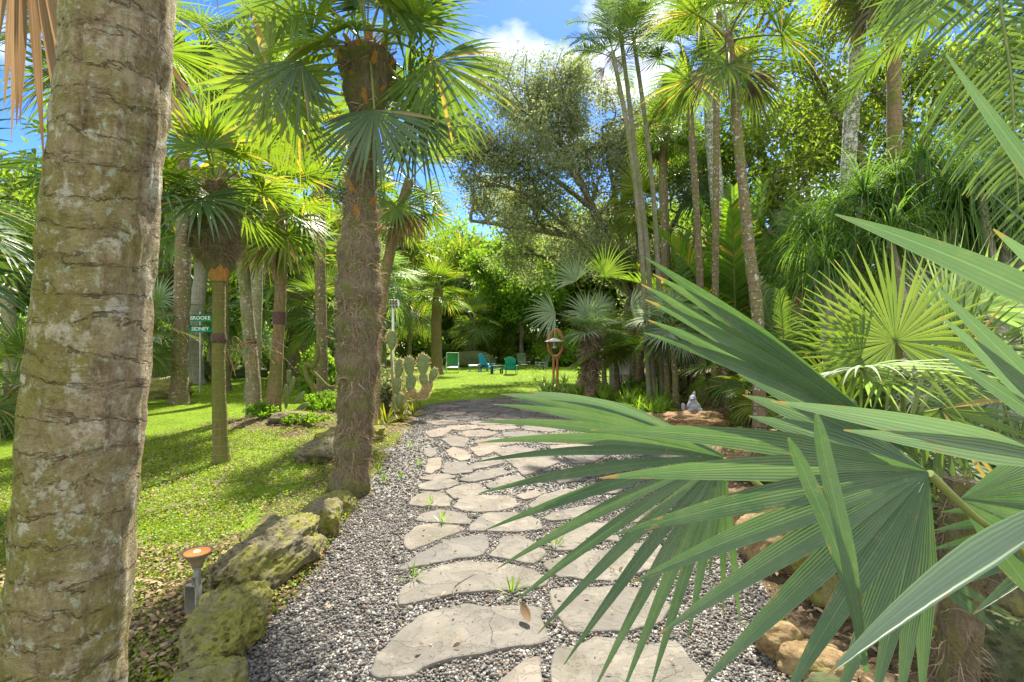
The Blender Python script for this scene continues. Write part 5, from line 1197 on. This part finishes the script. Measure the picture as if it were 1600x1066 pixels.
z0 = L9(614, 480).z; mb = MB(); tube(mb, [(0, 0, -.1), (0, 0, z0)], .045, 12); mb.build('post', M['white'], root)
mb = MB(); box(mb, (L9(616, 475).x, 0, L9(616, 475).z), (.28, .2, .26), bev=.01)
bx = mb.build('perforated_box', M['tin'], root)
mb = MB()
for i in range(3):
    for j in range(3): lathe(mb, [(.0, -.003), (.028, -.003), (.028, .0)], 10, (L9(616, 475).x-.1+i*.1, 0, 0)); mb.V[-1] = np.stack([mb.V[-1][:, 0], mb.V[-1][:, 2]*1.0-.112, L9(616, 475).z-.1+j*.1+(mb.V[-1][:, 1])], 1)
mb.build('holes', M['black'], bx)
zc = L9(614, 533).z; mb = MB(); box(mb, (0, -.06, zc), (.26, .008, .38), bev=.003); pl = mb.build('sign_plate', M['signyel'], root)
mb = MB()   # small walking dog silhouette
for c_, s_ in (((0, zc+.02), (.11, .045)), ((.055, zc+.05), (.04, .045)), ((.08, zc+.045), (.04, .022)), ((-.04, zc-.02), (.018, .06)), ((.03, zc-.02), (.018, .06)), ((-.065, zc+.05), (.016, .05)), ((0, zc-.13), (.16, .02))):
    box(mb, (c_[0], -.067, c_[1]), (s_[0], .004, s_[1]), bev=.002)
mb.build('dog_silhouette', M['black'], pl)

# ------------------------------------------------------------------ chairs
def adirondack(name, label, mat, loc, rz, wide=.72, high=1.0, group='garden chairs on the far lawn', rnd=True):
    root = thing(name, label, 'chair', loc, rz, group); m = M[mat]; root.scale = (.8, .8, .8)
    mb = MB(); n = 5
    for i in range(n):
        x = (i-(n-1)/2)*wide*.16; tp_ = high-(abs(i-2)**2*.035 if rnd else 0)
        a = R(20); ln = (tp_-.3)/math.cos(a); from mathutils import Matrix
        rt_ = Matrix.Rotation(-a, 3, 'X'); box(mb, (x, .28+math.sin(a)*ln/2, .3+math.cos(a)*ln/2), (wide*.15, .022, ln), rt_, .006)
    for zz in (.42, .75): box(mb, (0, .33+(zz-.3)*.36, zz), (wide*.85, .02, .06), None, .004)
    mb.build('backrest', m, root)
    mb = MB()
    for i in range(6): box(mb, (0, -.3+i*.115, .4-i*.022), (wide*.8, .1, .02), None, .005)
    mb.build('seat', m, root)
    for s in (-1, 1):
        mb = MB(); box(mb, (s*wide*.42, 0, .58), (.12, .8, .022), None, .008); mb.build('armrest', m, root)
        mb = MB(); box(mb, (s*wide*.42, -.33, .285), (.03, .1, .57), None, .005); mb.build('leg', m, root)
        mb = MB(); box(mb, (s*wide*.38, .33, .285), (.03, .1, .57), None, .005); mb.build('leg', m, root)
    return root
def at_(px, py): return G(px, py)
# green strap lounge chair, faces camera
b = G(707, 583); root = thing('lawn_chair', 'green slung lawn chair with a pale frame, leftmost of the chairs', 'chair', b, .1, 'garden chairs on the far lawn'); root.scale = (.85, .85, .78)
from mathutils import Matrix
mb = MB(); a = R(18); box(mb, (0, .45, .92), (.72, .03, 1.05), Matrix.Rotation(-a, 3, 'X'), .01); mb.build('backrest', M['c_green'], root)
mb = MB(); box(mb, (0, -.05, .42), (.7, .72, .05), Matrix.Rotation(R(6), 3, 'X'), .02); mb.build('seat', M['c_pale'], root)
for s in (-1, 1):
    mb = MB(); tube(mb, [(s*.4, .3, .38), (s*.4, .62, 1.42)], .025, 8); tube(mb, [(s*.4, -.42, .02), (s*.4, -.42, .62), (s*.4, .38, .64)], .025, 8); tube(mb, [(s*.4, -.42, .36), (s*.4, .34, .36), (s*.4, .5, .02)], .022, 8); mb.build('side_frame', M['c_pale'], root)
mb = MB(); tube(mb, [(-.4, .62, 1.42), (.4, .62, 1.42)], .025, 8); tube(mb, [(-.4, -.42, .38), (.4, -.42, .38)], .022, 8); mb.build('cross_bar', M['c_pale'], root)
adirondack('adirondack_chair', 'bright blue slatted chair behind the dark green one', 'c_blue', G(762, 580), R(150-180+160), 1.0, 1.35)
adirondack('adirondack_chair', 'dark green slatted chair seen side on, facing right', 'c_dark', G(776, 584), R(100), .95, 1.25)
adirondack('adirondack_chair', 'round backed teal chair seen from behind', 'c_teal', G(799, 585), R(172), .9, 1.2)
adirondack('adirondack_chair', 'faded sage chair behind the teal one', 'c_sage', G(818, 577), R(20), .95, 1.3, rnd=False)
adirondack('adirondack_chair', 'shadowed grey green chair at the right, half hidden by plants', 'c_sage', G(846, 578), R(-70), .9, 1.15)
b = G(742, 580); root = thing('footstool', 'low white and blue topped garden footstool beside the blue chair', 'footstool', b, .2)
mb = MB(); box(mb, (0, 0, .36), (.75, .5, .09), bev=.04); mb.build('cushion', M['white'], root)
mb = MB(); box(mb, (0, 0, .3), (.72, .48, .03), bev=.01)
for sx in (-.32, .32):
    for sy in (-.2, .2): tube(mb, [(sx, sy, 0), (sx, sy, .3)], .02, 8)
mb.build('frame', M['c_blue'], root)
b = G(755, 580); root = thing('garden_table', 'small low slatted table between the footstool and the dark green chair', 'table', b)
mb = MB()
for i in range(5): box(mb, (-.28+i*.14, 0, .42), (.12, .6, .025), bev=.005)
mb.build('tabletop', M['c_pale'], root)
for sx in (-.28, .28):
    for sy in (-.24, .24): mb = MB(); box(mb, (sx, sy, .203), (.04, .04, .406), bev=.004); mb.build('leg', M['c_pale'], root)

# ------------------------------------------------------------------ bird feeder, concrete post, figurine
b = G(868, 606); Y = b.y; root = thing('bird_feeder', 'red wood bird feeder of an oval ring on a post with a pale tin roof', 'bird feeder', b)
s = Y/F; cz = (P(868, 536, Y)-b).z
mb = MB(); tube(mb, [(-.07, 0, -.1), (-.07, 0, cz-.42)], .045, 10); tube(mb, [(.07, 0, -.1), (.07, 0, cz-.42)], .045, 10); mb.build('post', M['redwood'], root)
a = np.linspace(0, 2*np.pi, 41); rgp = np.stack([np.sin(a)*.27, np.zeros(41), cz-np.cos(a)*.5], 1)
mb = MB(); tube(mb, rgp, .045+.012*np.sin(a*3), 10); mb.build('ring', M['redwood'], root)
mb = MB(); tube(mb, spline([(-.1, 0, cz-.5), (-.17, 0, cz-.2), (-.05, 0, cz+.1), (0, 0, cz+.5)], 14), .02, 8); tube(mb, spline([(.1, 0, cz-.5), (.17, 0, cz-.2), (.05, 0, cz+.1), (0, 0, cz+.5)], 14), .02, 8); mb.build('inner_hoop', M['redwood'], root)
mb = MB(); lathe(mb, [(0, .12), (.06, .11), (.36, .0), (.37, -.015), (.35, -.015), (.0, .08)], 24, (-.03, -.02, cz+.06)); mb.build('roof', M['tin'], root)
mb = MB(); lathe(mb, [(0, -.2), (.09, -.19), (.1, -.15), (.07, -.14), (.06, .06), (0, .08)], 16, (-.03, -.02, cz)); mb.build('feeder', M['tin'], root)
b = GY(962, 19); root = thing('concrete_post', 'grey concrete post with a pale utility box behind the small palms', 'post', b)
mb = MB(); hh = (P(962, 520, 19)-b).z; box(mb, (0, 0, hh/2), (.42, .35, hh), bev=.03); mb.build('column', M['concrete'], root)
mb = MB(); box(mb, (.15, -.25, (P(0, 572, 19)-b).z), (.6, .14, .62), bev=.02); mb.build('box', M['tin'], root)
b = Vector((3.34, 9.45, .33)); mb = MB()
def ell(c, r_, rz=0, sub=3):
    V, T = ico(sub); V = V*np.array(r_); c0, s0 = math.cos(rz), math.sin(rz); V = np.stack([V[:, 0]*c0-V[:, 2]*s0, V[:, 1], V[:, 0]*s0+V[:, 2]*c0], 1); mb.add(V+np.array(c), T=T)
for c_, r_, a_ in (((0, 0, .1), (.13, .12, .12), 0), ((.0, 0, .2), (.1, .09, .12), .2), ((-.01, -.02, .31), (.075, .075, .075), 0), ((.03, .02, .385), (.035, .03, .08), -.2), ((-.05, -.08, .3), (.04, .05, .03), .3), ((.11, -.06, .05), (.075, .08, .05), 0), ((-.09, -.08, .04), (.06, .09, .04), 0), ((.09, -.05, .16), (.035, .05, .09), .7), ((-.1, -.04, .17), (.035, .05, .09), -.5), ((-.2, .02, .1), (.05, .02, .1), .15), ((.1, .03, .06), (.09, .08, .07), 0)): ell(c_, r_, a_)
o = mb.build('figurine', M['statue'], None, b)
md = o.modifiers.new('r', 'REMESH'); md.mode = 'VOXEL'; md.voxel_size = .012; md.use_smooth_shade = True
o.scale = (.85, .85, .8)
tag(o, 'small grey stone garden figurine crouching on the orange rock', 'figurine')

# ------------------------------------------------------------------ foreground fan palm, posed segment by segment
def seg_leaf(root, hub, Yh, tips, mat, w, name='frond', label=None, fold=.3, k=16, split=.5, pet=None):
    """tips: (px,py,Y, sag[, width factor]) ; each becomes a pleated segment from the hub"""
    h = np.array(list(P(hub[0], hub[1], Yh))); Ps = []; Ws = []
    for tp_ in tips:
        px, py, Y, sag = tp_[:4]; wf = tp_[4] if len(tp_) > 4 else 1
        e = np.array(list(P(px, py, Y))); L = np.linalg.norm(e-h)
        mid = (h+e)/2+np.array([0, 0, sag*L]); t = np.linspace(0, 1, k)[:, None]
        Ps.append((1-t)**2*h+2*t*(1-t)*(2*mid-(h+e)/2)+t**2*e)
        tt = t[:, 0]; Ws.append(w*wf*np.where(tt < split, (tt/split)**.9, (1-((tt-split)/(1-split))**1.5))+.0012)
    Ps = np.array(Ps); D = nrm(np.gradient(Ps, axis=1)); 
    cam = nrm(Ps-np.array([0, 0, H])); n0 = nrm((h-np.array([0, 0, H]))+np.array([.25, .0, .35])*.4)
    S = nrm(np.cross(D, n0[None, None, :])); N = nrm(np.cross(S, D))
    N = N*np.sign(np.sum(N*-n0, -1, keepdims=True))
    mb = MB(); ribbons(mb, Ps, S, N, np.array(Ws), fold, 3)
    if pet is not None: tube(mb, spline([P(*q)-Vector((0, 0, 0)) for q in pet], 16), np.linspace(.011, .007, 16), 8, mi=1)
    for i in range(len(mb.V)): mb.V[i] = mb.V[i]-np.array(list(root.location))
    o = mb.build(name, [M[mat], M['petiole']], root)
    if label: o['label'] = label
    return o
b = GY(1490, 2.1); root = thing('fan_palm', 'large blue green fan palm filling the right foreground with long fingered leaves', 'palm tree', b)
mb = MB(); tube(mb, spline([(0, 0, -.1), (.0, 0, .3), (.02, 0, .62), (.04, 0, 1.0)], 30), np.linspace(.085, .06, 30), 24, disp=shag); mb.build('trunk', M['fibre'], root)
hairs(spline([(0, 0, 0), (.0, 0, .3), (.02, 0, .62), (.04, 0, 1.0)], 30), np.linspace(.085, .06, 30), 900, (.05, .14), (.001, .003)).build('fibre', M['fibre_hair'], root)
def interp_tips(kp, n):
    kp = np.array([list(q)+[1]*(5-len(q)) for q in kp], float); return [tuple(x) for x in spline_nd(kp, n)]
def spline_nd(p0, k):
    n = len(p0); t = np.linspace(0, n-1, k); return np.stack([np.interp(t, np.arange(n), p0[:, j]) for j in range(p0.shape[1])], 1)
# leaf A, the big one facing the camera
A = [(1175, 682, 1.5, .01, .8), (923, 672, 1.25, .03, 1.1), (936, 747, 1.2, .02, 1.15), (760, 829, 1.2, .02, 0), (958, 836, 1.15, .02, 1.15), (984, 912, 1.12, .02, 1.1), (1030, 991, 1.1, .02, 1.1), (1092, 1075, 1.1, .02, 1.05), (1215, 1110, 1.1, .02, 1.0), (1300, 1120, 1.12, .01, .95), (1362, 1110, 1.14, .0, .9), (1405, 1110, 1.16, 0, .85), (1440, 1100, 1.2, 0, .8)]
A = [q for q in A if q[4] > 0]
seg_leaf(root, (1450, 738), 1.3, A, 'fan_front', .0275, label='biggest leaf, spread flat towards the path with its hub at the right', split=.42, pet=[(1452, 740, 1.3), (1520, 805, 1.35), (1610, 880, 1.5), (1640, 1000, 1.8)])
A2 = [(1153, 585, 1.6, .03, .8), (1160, 617, 1.58, .03, .8), (1170, 650, 1.55, .02, .8)]
seg_leaf(root, (1450, 738), 1.31, A2, 'fan_front_silver', .04, label='pale upper fingers of the biggest leaf', split=.45)
seg_leaf(root, (1430, 715), 1.36, [(1008, 402, 1.5, .02), (1002, 444, 1.48, .02), (1020, 428, 1.5, .03, .9), (1008, 468, 1.46, .03), (1012, 500, 1.44, .03), (1006, 520, 1.42, .04, .8)], 'fan_front', .023, label='bundle of folded fingers pointing up left', split=.55, fold=.6)
for q in ([(1350, 1040, 1.04), (1330, 930, 1.03), (1305, 850, 1.05), (1262, 750, 1.1), (1232, 684, 1.12)], [(1354, 1050, 1.05), (1336, 940, 1.035), (1318, 840, 1.05), (1290, 720, 1.1), (1275, 642, 1.12)]):
    Pp = spline([P(*z) for z in q], 14)-np.array(b); D = nrm(np.gradient(Pp, axis=0)); S = nrm(np.cross(D, [.5, .8, 0])); N = np.cross(S, D)
    mb = MB(); ribbons(mb, Pp[None], S[None], N[None], (.016*np.array([.35, .4, .5, .65, .8, .95, 1, 1, 1, 1, .95, .85, .6, .15]))[None], .35, 3, rv=.4); mb.build('folded_finger', M['fan_front'], root)
# leaf B, further left and lower, arching top
B_ = [(800, 619, 2.3, .035, .9), (772, 632, 2.2, .04, 1), (748, 660, 2.1, .045, 1), (746, 692, 2.0, .045, 1), (742, 722, 1.95, .04, .8), (748, 771, 1.9, .03, 1), (757, 829, 1.85, .03, 1), (776, 889, 1.8, .03, 1), (802, 943, 1.78, .03, 1), (840, 991, 1.76, .03, 1), (881, 1039, 1.75, .03, 1), (925, 1085, 1.74, .03, 1), (968, 1095, 1.74, .03, 1), (1014, 1085, 1.75, .02, .9), (1075, 1000, 1.8, .02, .8), (1108, 900, 1.9, .0, .7), (1130, 960, 1.92, 0, .6), (1157, 980, 1.95, 0, .6)]
seg_leaf(root, (1130, 716), 2.0, B_, 'fan_front', .0225, label='second large leaf reaching left over the flagstones', split=.45, pet=[(1130, 718, 2.0), (1230, 790, 2.02), (1370, 900, 2.05), (1480, 1000, 2.1)])
seg_leaf(root, (1132, 712), 2.02, [(782, 616, 2.45, .045, 1), (800, 624, 2.4, .04, 1), (826, 612, 2.5, .04, 1), (868, 618, 2.55, .04, 1)], 'fan_front_silver', .036, label='pale arching fingers of the second leaf', split=.5)  # upper fingers in the paler leaf material
# leaf G etc. coming in from the right edge, close to the lens
seg_leaf(root, (1760, 745), .95, [(1205, 627, .85, .015, 1.2), (1318, 672, .87, .01, 1.1), (1290, 1058, .8, .05, 1.3), (1470, 494, .95, .0, .9), (1464, 449, .97, 0, .95), (1458, 540, .98, 0, .7)], 'fan_front_silver', .0185, label='near leaf entering from the right edge, its fingers crossing the others', split=.5)
seg_leaf(root, (1840, 580), .85, [(1305, 335, .8, .03, 1.3), (1478, 84, .8, .0, .8), (1552, 358, .85, .0, 1.), (1545, 300, 1.2, .02, .1)], 'fan_front_silver', .0165, label='closest leaf, its fingers entering high at the right edge', split=.5)
seg_leaf(root, (1500, 780), 1.6, [(1700, 660, 1.5, .0), (1720, 720, 1.5, 0), (1720, 780, 1.5, 0), (1710, 830, 1.5, 0), (1680, 900, 1.5, .0), (1640, 960, 1.5, 0), (1760, 700, 1.6, 0)], 'fan_front', .03, split=.5)
seg_leaf(root, (1720, 800), 1.7, [(1450, 860, 1.7, .0), (1460, 890, 1.65, 0), (1455, 830, 1.7, .02), (1530, 900, 1.7, 0), (1520, 960, 1.6, 0), (1470, 800, 1.75, .02), (1440, 930, 1.6, -.02)], 'fan_front', .022, split=.5)
seg_leaf(root, (1445, 890), 1.9, [(1560, 985, 1.8, .0, 1), (1580, 960, 1.8, 0, .7)], 'fan_front', .02, split=.4)

# silver thatch palm behind it, with the backlit leaf
b = GY(1410, 3.1); root = thing('fan_palm', 'silvery fan palm with a glowing backlit leaf behind the foreground palm', 'palm tree', b)
mb = MB(); c0 = P(1415, 690, 3.1); tube(mb, spline([(0, 0, -.1), (.02, 0, .35), c0-b], 20), np.linspace(.07, .05, 20), 16, disp=shag); mb.build('trunk', M['fibre'], root)
fan_at(root, c0, P(1399, 533, 2.8), (-.05, .25, 1), (1, 0, 0), .58, 'fan_glow', 'round translucent leaf lit yellow green from behind', n=44, spread=2.7, split=.42, droop=.12, cup=.1, k=10, shape=.15, jit=.03)
fan_at(root, c0, P(1345, 562, 2.75), (-1, -.1, .35), (.2, .3, 1), .5, 'fan', None, n=26, spread=1.5, split=.35, droop=.4, k=10)
fan_at(root, c0, P(1345, 575, 2.6), (.3, -.6, .15), (1, .2, -.1), .6, 'fan_silver', 'silver leaf seen edge on', n=30, spread=2.0, split=.3, droop=1.0, k=10)
fan_at(root, c0, P(1480, 500, 3.3), (.1, .1, 1), (1, 0, 0), .6, 'fan_silver', None, n=22, spread=1.0, split=.3, droop=.4, k=10)
fan_at(root, c0, P(1500, 560, 3.2), (.7, .2, .7), (.7, 0, -.7), .6, 'fan', None, n=26, spread=1.4, split=.35, droop=.5, k=10)
fan_at(root, c0, P(1470, 640, 2.7), (.3, -.3, -.6), (1, 0, .2), .55, 'fan', None, n=26, spread=1.8, split=.4, droop=.6, k=10)
fan_at(root, c0, P(1330, 650, 2.9), (-.7, -.2, -.2), (0, .4, 1), .5, 'fan_yel', None, n=24, spread=1.6, split=.4, droop=.7, k=10)
crown(root, c0, FAN[2:]+FAN_S[2:4], 14, .62)
for px, Y, py, s, lab in ((1540, 4.2, 560, .75, 'fan palm crowding the right edge behind the near leaves'), (1480, 5.2, 610, .75, 'fan palm behind the glowing leaf'), (1300, 5.6, 640, .6, 'small fan palm left of the glowing leaf'), (1590, 3.2, 700, .6, 'low fan palm at the right edge beside the patio')):
    palm('fan_palm', lab, 'palm tree', GY(px, Y), [P(px, (py+HZ+H*F/Y)/2, Y), P(px, py, Y)], .06, .05, M['fibre'], FAN if Y > 4.5 else FAN_S, 16, s, k=14, seg=12)

# small litter on the path
def curl_leaf(label, px, py, L=.14, w=.03, rz=0):
    mb = MB(); t = np.linspace(0, 1, 8); Pp = np.stack([t*0, (t-.5)*L, .02+.05*(t-.3)**2*4*L*3], 1); S = np.repeat([[1., 0, 0]], 8, 0)
    ribbons(mb, Pp[None], S[None], np.repeat([[0, 0, 1.]], 8, 0)[None], (w*np.sin(np.linspace(.08, .97, 8)*np.pi))[None], .7, 3)
    tag(mb.build('fallen_leaf', M['dead'], None, G(px, py)+Vector((0, 0, .03))), label, 'leaf').rotation_euler = (.2, 0, rz)
curl_leaf('curled red brown leaf lying on the largest flagstone', 820, 975, .13, .028, .3)
def frond_strip(label, pts, w=.02):
    mb = MB(); Pp = spline([G(x, y)+Vector((0, 0, .03)) for x, y in pts], 16); D = nrm(np.gradient(Pp, axis=0)); S = nrm(np.cross(D, [0, 0, 1.]))
    b = Vector(Pp[0]); ribbons(mb, (Pp-Pp[0])[None], S[None], np.repeat([[0, 0, 1.]], 16, 0)[None], (w*np.sin(np.linspace(.1, .95, 16)*np.pi)**.5)[None], .3, 3, rv=.8)
    tag(mb.build('fallen_strip', M['dead_grey'], None, b), label, 'leaf')
frond_strip('long dry palm strip lying across the shadow on the lawn', [(225, 805), (270, 797), (330, 790)], .03)
frond_strip('short pale dry strip on the lawn near the thin trunk', [(335, 765), (345, 757), (352, 750)], .03)
frond_strip('thin brown twig like strip at the left beside the big trunk', [(205, 850), (235, 842), (268, 836)], .014)
frond_strip('dry strip at the lower left behind the path light', [(205, 900), (240, 890), (262, 875)], .016)
frond_strip('dry curved strip on the second pale flagstone', [(708, 942), (712, 925), (744, 903)], .005)
frond_strip('broad dry strip on the litter at the bottom left', [(215, 1050), (260, 1020), (290, 985)], .02)

# ------------------------------------------------------------------ sky, sun, camera
AZ, EL = R(9), R(52)
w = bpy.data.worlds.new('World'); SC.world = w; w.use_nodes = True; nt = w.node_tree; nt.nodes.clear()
sky = nt.nodes.new('ShaderNodeTexSky'); sky.sky_type = 'NISHITA'; sky.sun_disc = False; sky.sun_elevation = EL; sky.sun_rotation = AZ; sky.air_density = 1.0; sky.dust_density = .15; sky.ozone_density = 2.2
hs = nt.nodes.new('ShaderNodeHueSaturation'); hs.inputs['Hue'].default_value = .52; hs.inputs['Saturation'].default_value = 1.4; hs.inputs['Value'].default_value = .55; nt.links.new(sky.outputs[0], hs.inputs['Color'])
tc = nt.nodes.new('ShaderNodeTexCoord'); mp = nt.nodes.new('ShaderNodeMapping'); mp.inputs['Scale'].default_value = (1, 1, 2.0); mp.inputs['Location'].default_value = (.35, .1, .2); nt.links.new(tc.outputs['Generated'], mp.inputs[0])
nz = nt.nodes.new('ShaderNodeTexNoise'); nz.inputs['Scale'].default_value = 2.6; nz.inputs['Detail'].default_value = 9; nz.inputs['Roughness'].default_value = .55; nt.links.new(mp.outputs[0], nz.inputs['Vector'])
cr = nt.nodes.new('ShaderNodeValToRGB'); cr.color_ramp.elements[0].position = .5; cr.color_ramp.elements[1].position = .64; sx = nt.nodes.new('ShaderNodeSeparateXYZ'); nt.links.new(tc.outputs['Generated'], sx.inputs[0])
ma = nt.nodes.new('ShaderNodeMath'); ma.operation = 'MULTIPLY_ADD'; ma.inputs[1].default_value = -.16; nt.links.new(sx.outputs['Y'], ma.inputs[0]); nt.links.new(nz.outputs['Fac'], ma.inputs[2])   # extra unseen cloud added behind the camera for fill light
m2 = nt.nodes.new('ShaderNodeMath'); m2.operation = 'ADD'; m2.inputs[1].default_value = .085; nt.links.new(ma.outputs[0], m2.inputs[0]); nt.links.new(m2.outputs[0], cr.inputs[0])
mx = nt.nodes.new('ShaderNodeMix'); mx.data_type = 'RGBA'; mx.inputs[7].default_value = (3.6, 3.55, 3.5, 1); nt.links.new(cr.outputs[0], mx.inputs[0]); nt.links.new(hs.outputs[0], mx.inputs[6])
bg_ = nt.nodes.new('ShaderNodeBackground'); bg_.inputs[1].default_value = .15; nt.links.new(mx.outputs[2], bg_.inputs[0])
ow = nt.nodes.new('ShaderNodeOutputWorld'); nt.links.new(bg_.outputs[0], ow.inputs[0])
sd = bpy.data.lights.new('sun', 'SUN'); sd.energy = 4.3; sd.angle = R(.55); sd.color = (1, .92, .76); so = bpy.data.objects.new('sun', sd); COL.objects.link(so)
dirn = Vector((math.sin(AZ)*math.cos(EL), math.cos(AZ)*math.cos(EL), math.sin(EL))); so.rotation_euler = dirn.to_track_quat('Z', 'Y').to_euler(); so.location = dirn*50
cam = bpy.data.cameras.new('camera'); co = bpy.data.objects.new('camera', cam); COL.objects.link(co); co.location = (0, 0, H); co.rotation_euler = (R(90), 0, 0)
cam.sensor_width = 36; cam.lens = 18; cam.shift_y = 7/1600; cam.clip_start = .03; cam.clip_end = 1000; SC.camera = co
SC.view_settings.view_transform = 'Standard'; SC.view_settings.look = 'None'; SC.view_settings.gamma = 1; SC.view_settings.exposure = 1.82
SC.cycles.max_bounces = 7; SC.cycles.diffuse_bounces = 4; SC.cycles.transmission_bounces = 4; SC.cycles.caustics_reflective = False; SC.cycles.caustics_refractive = False
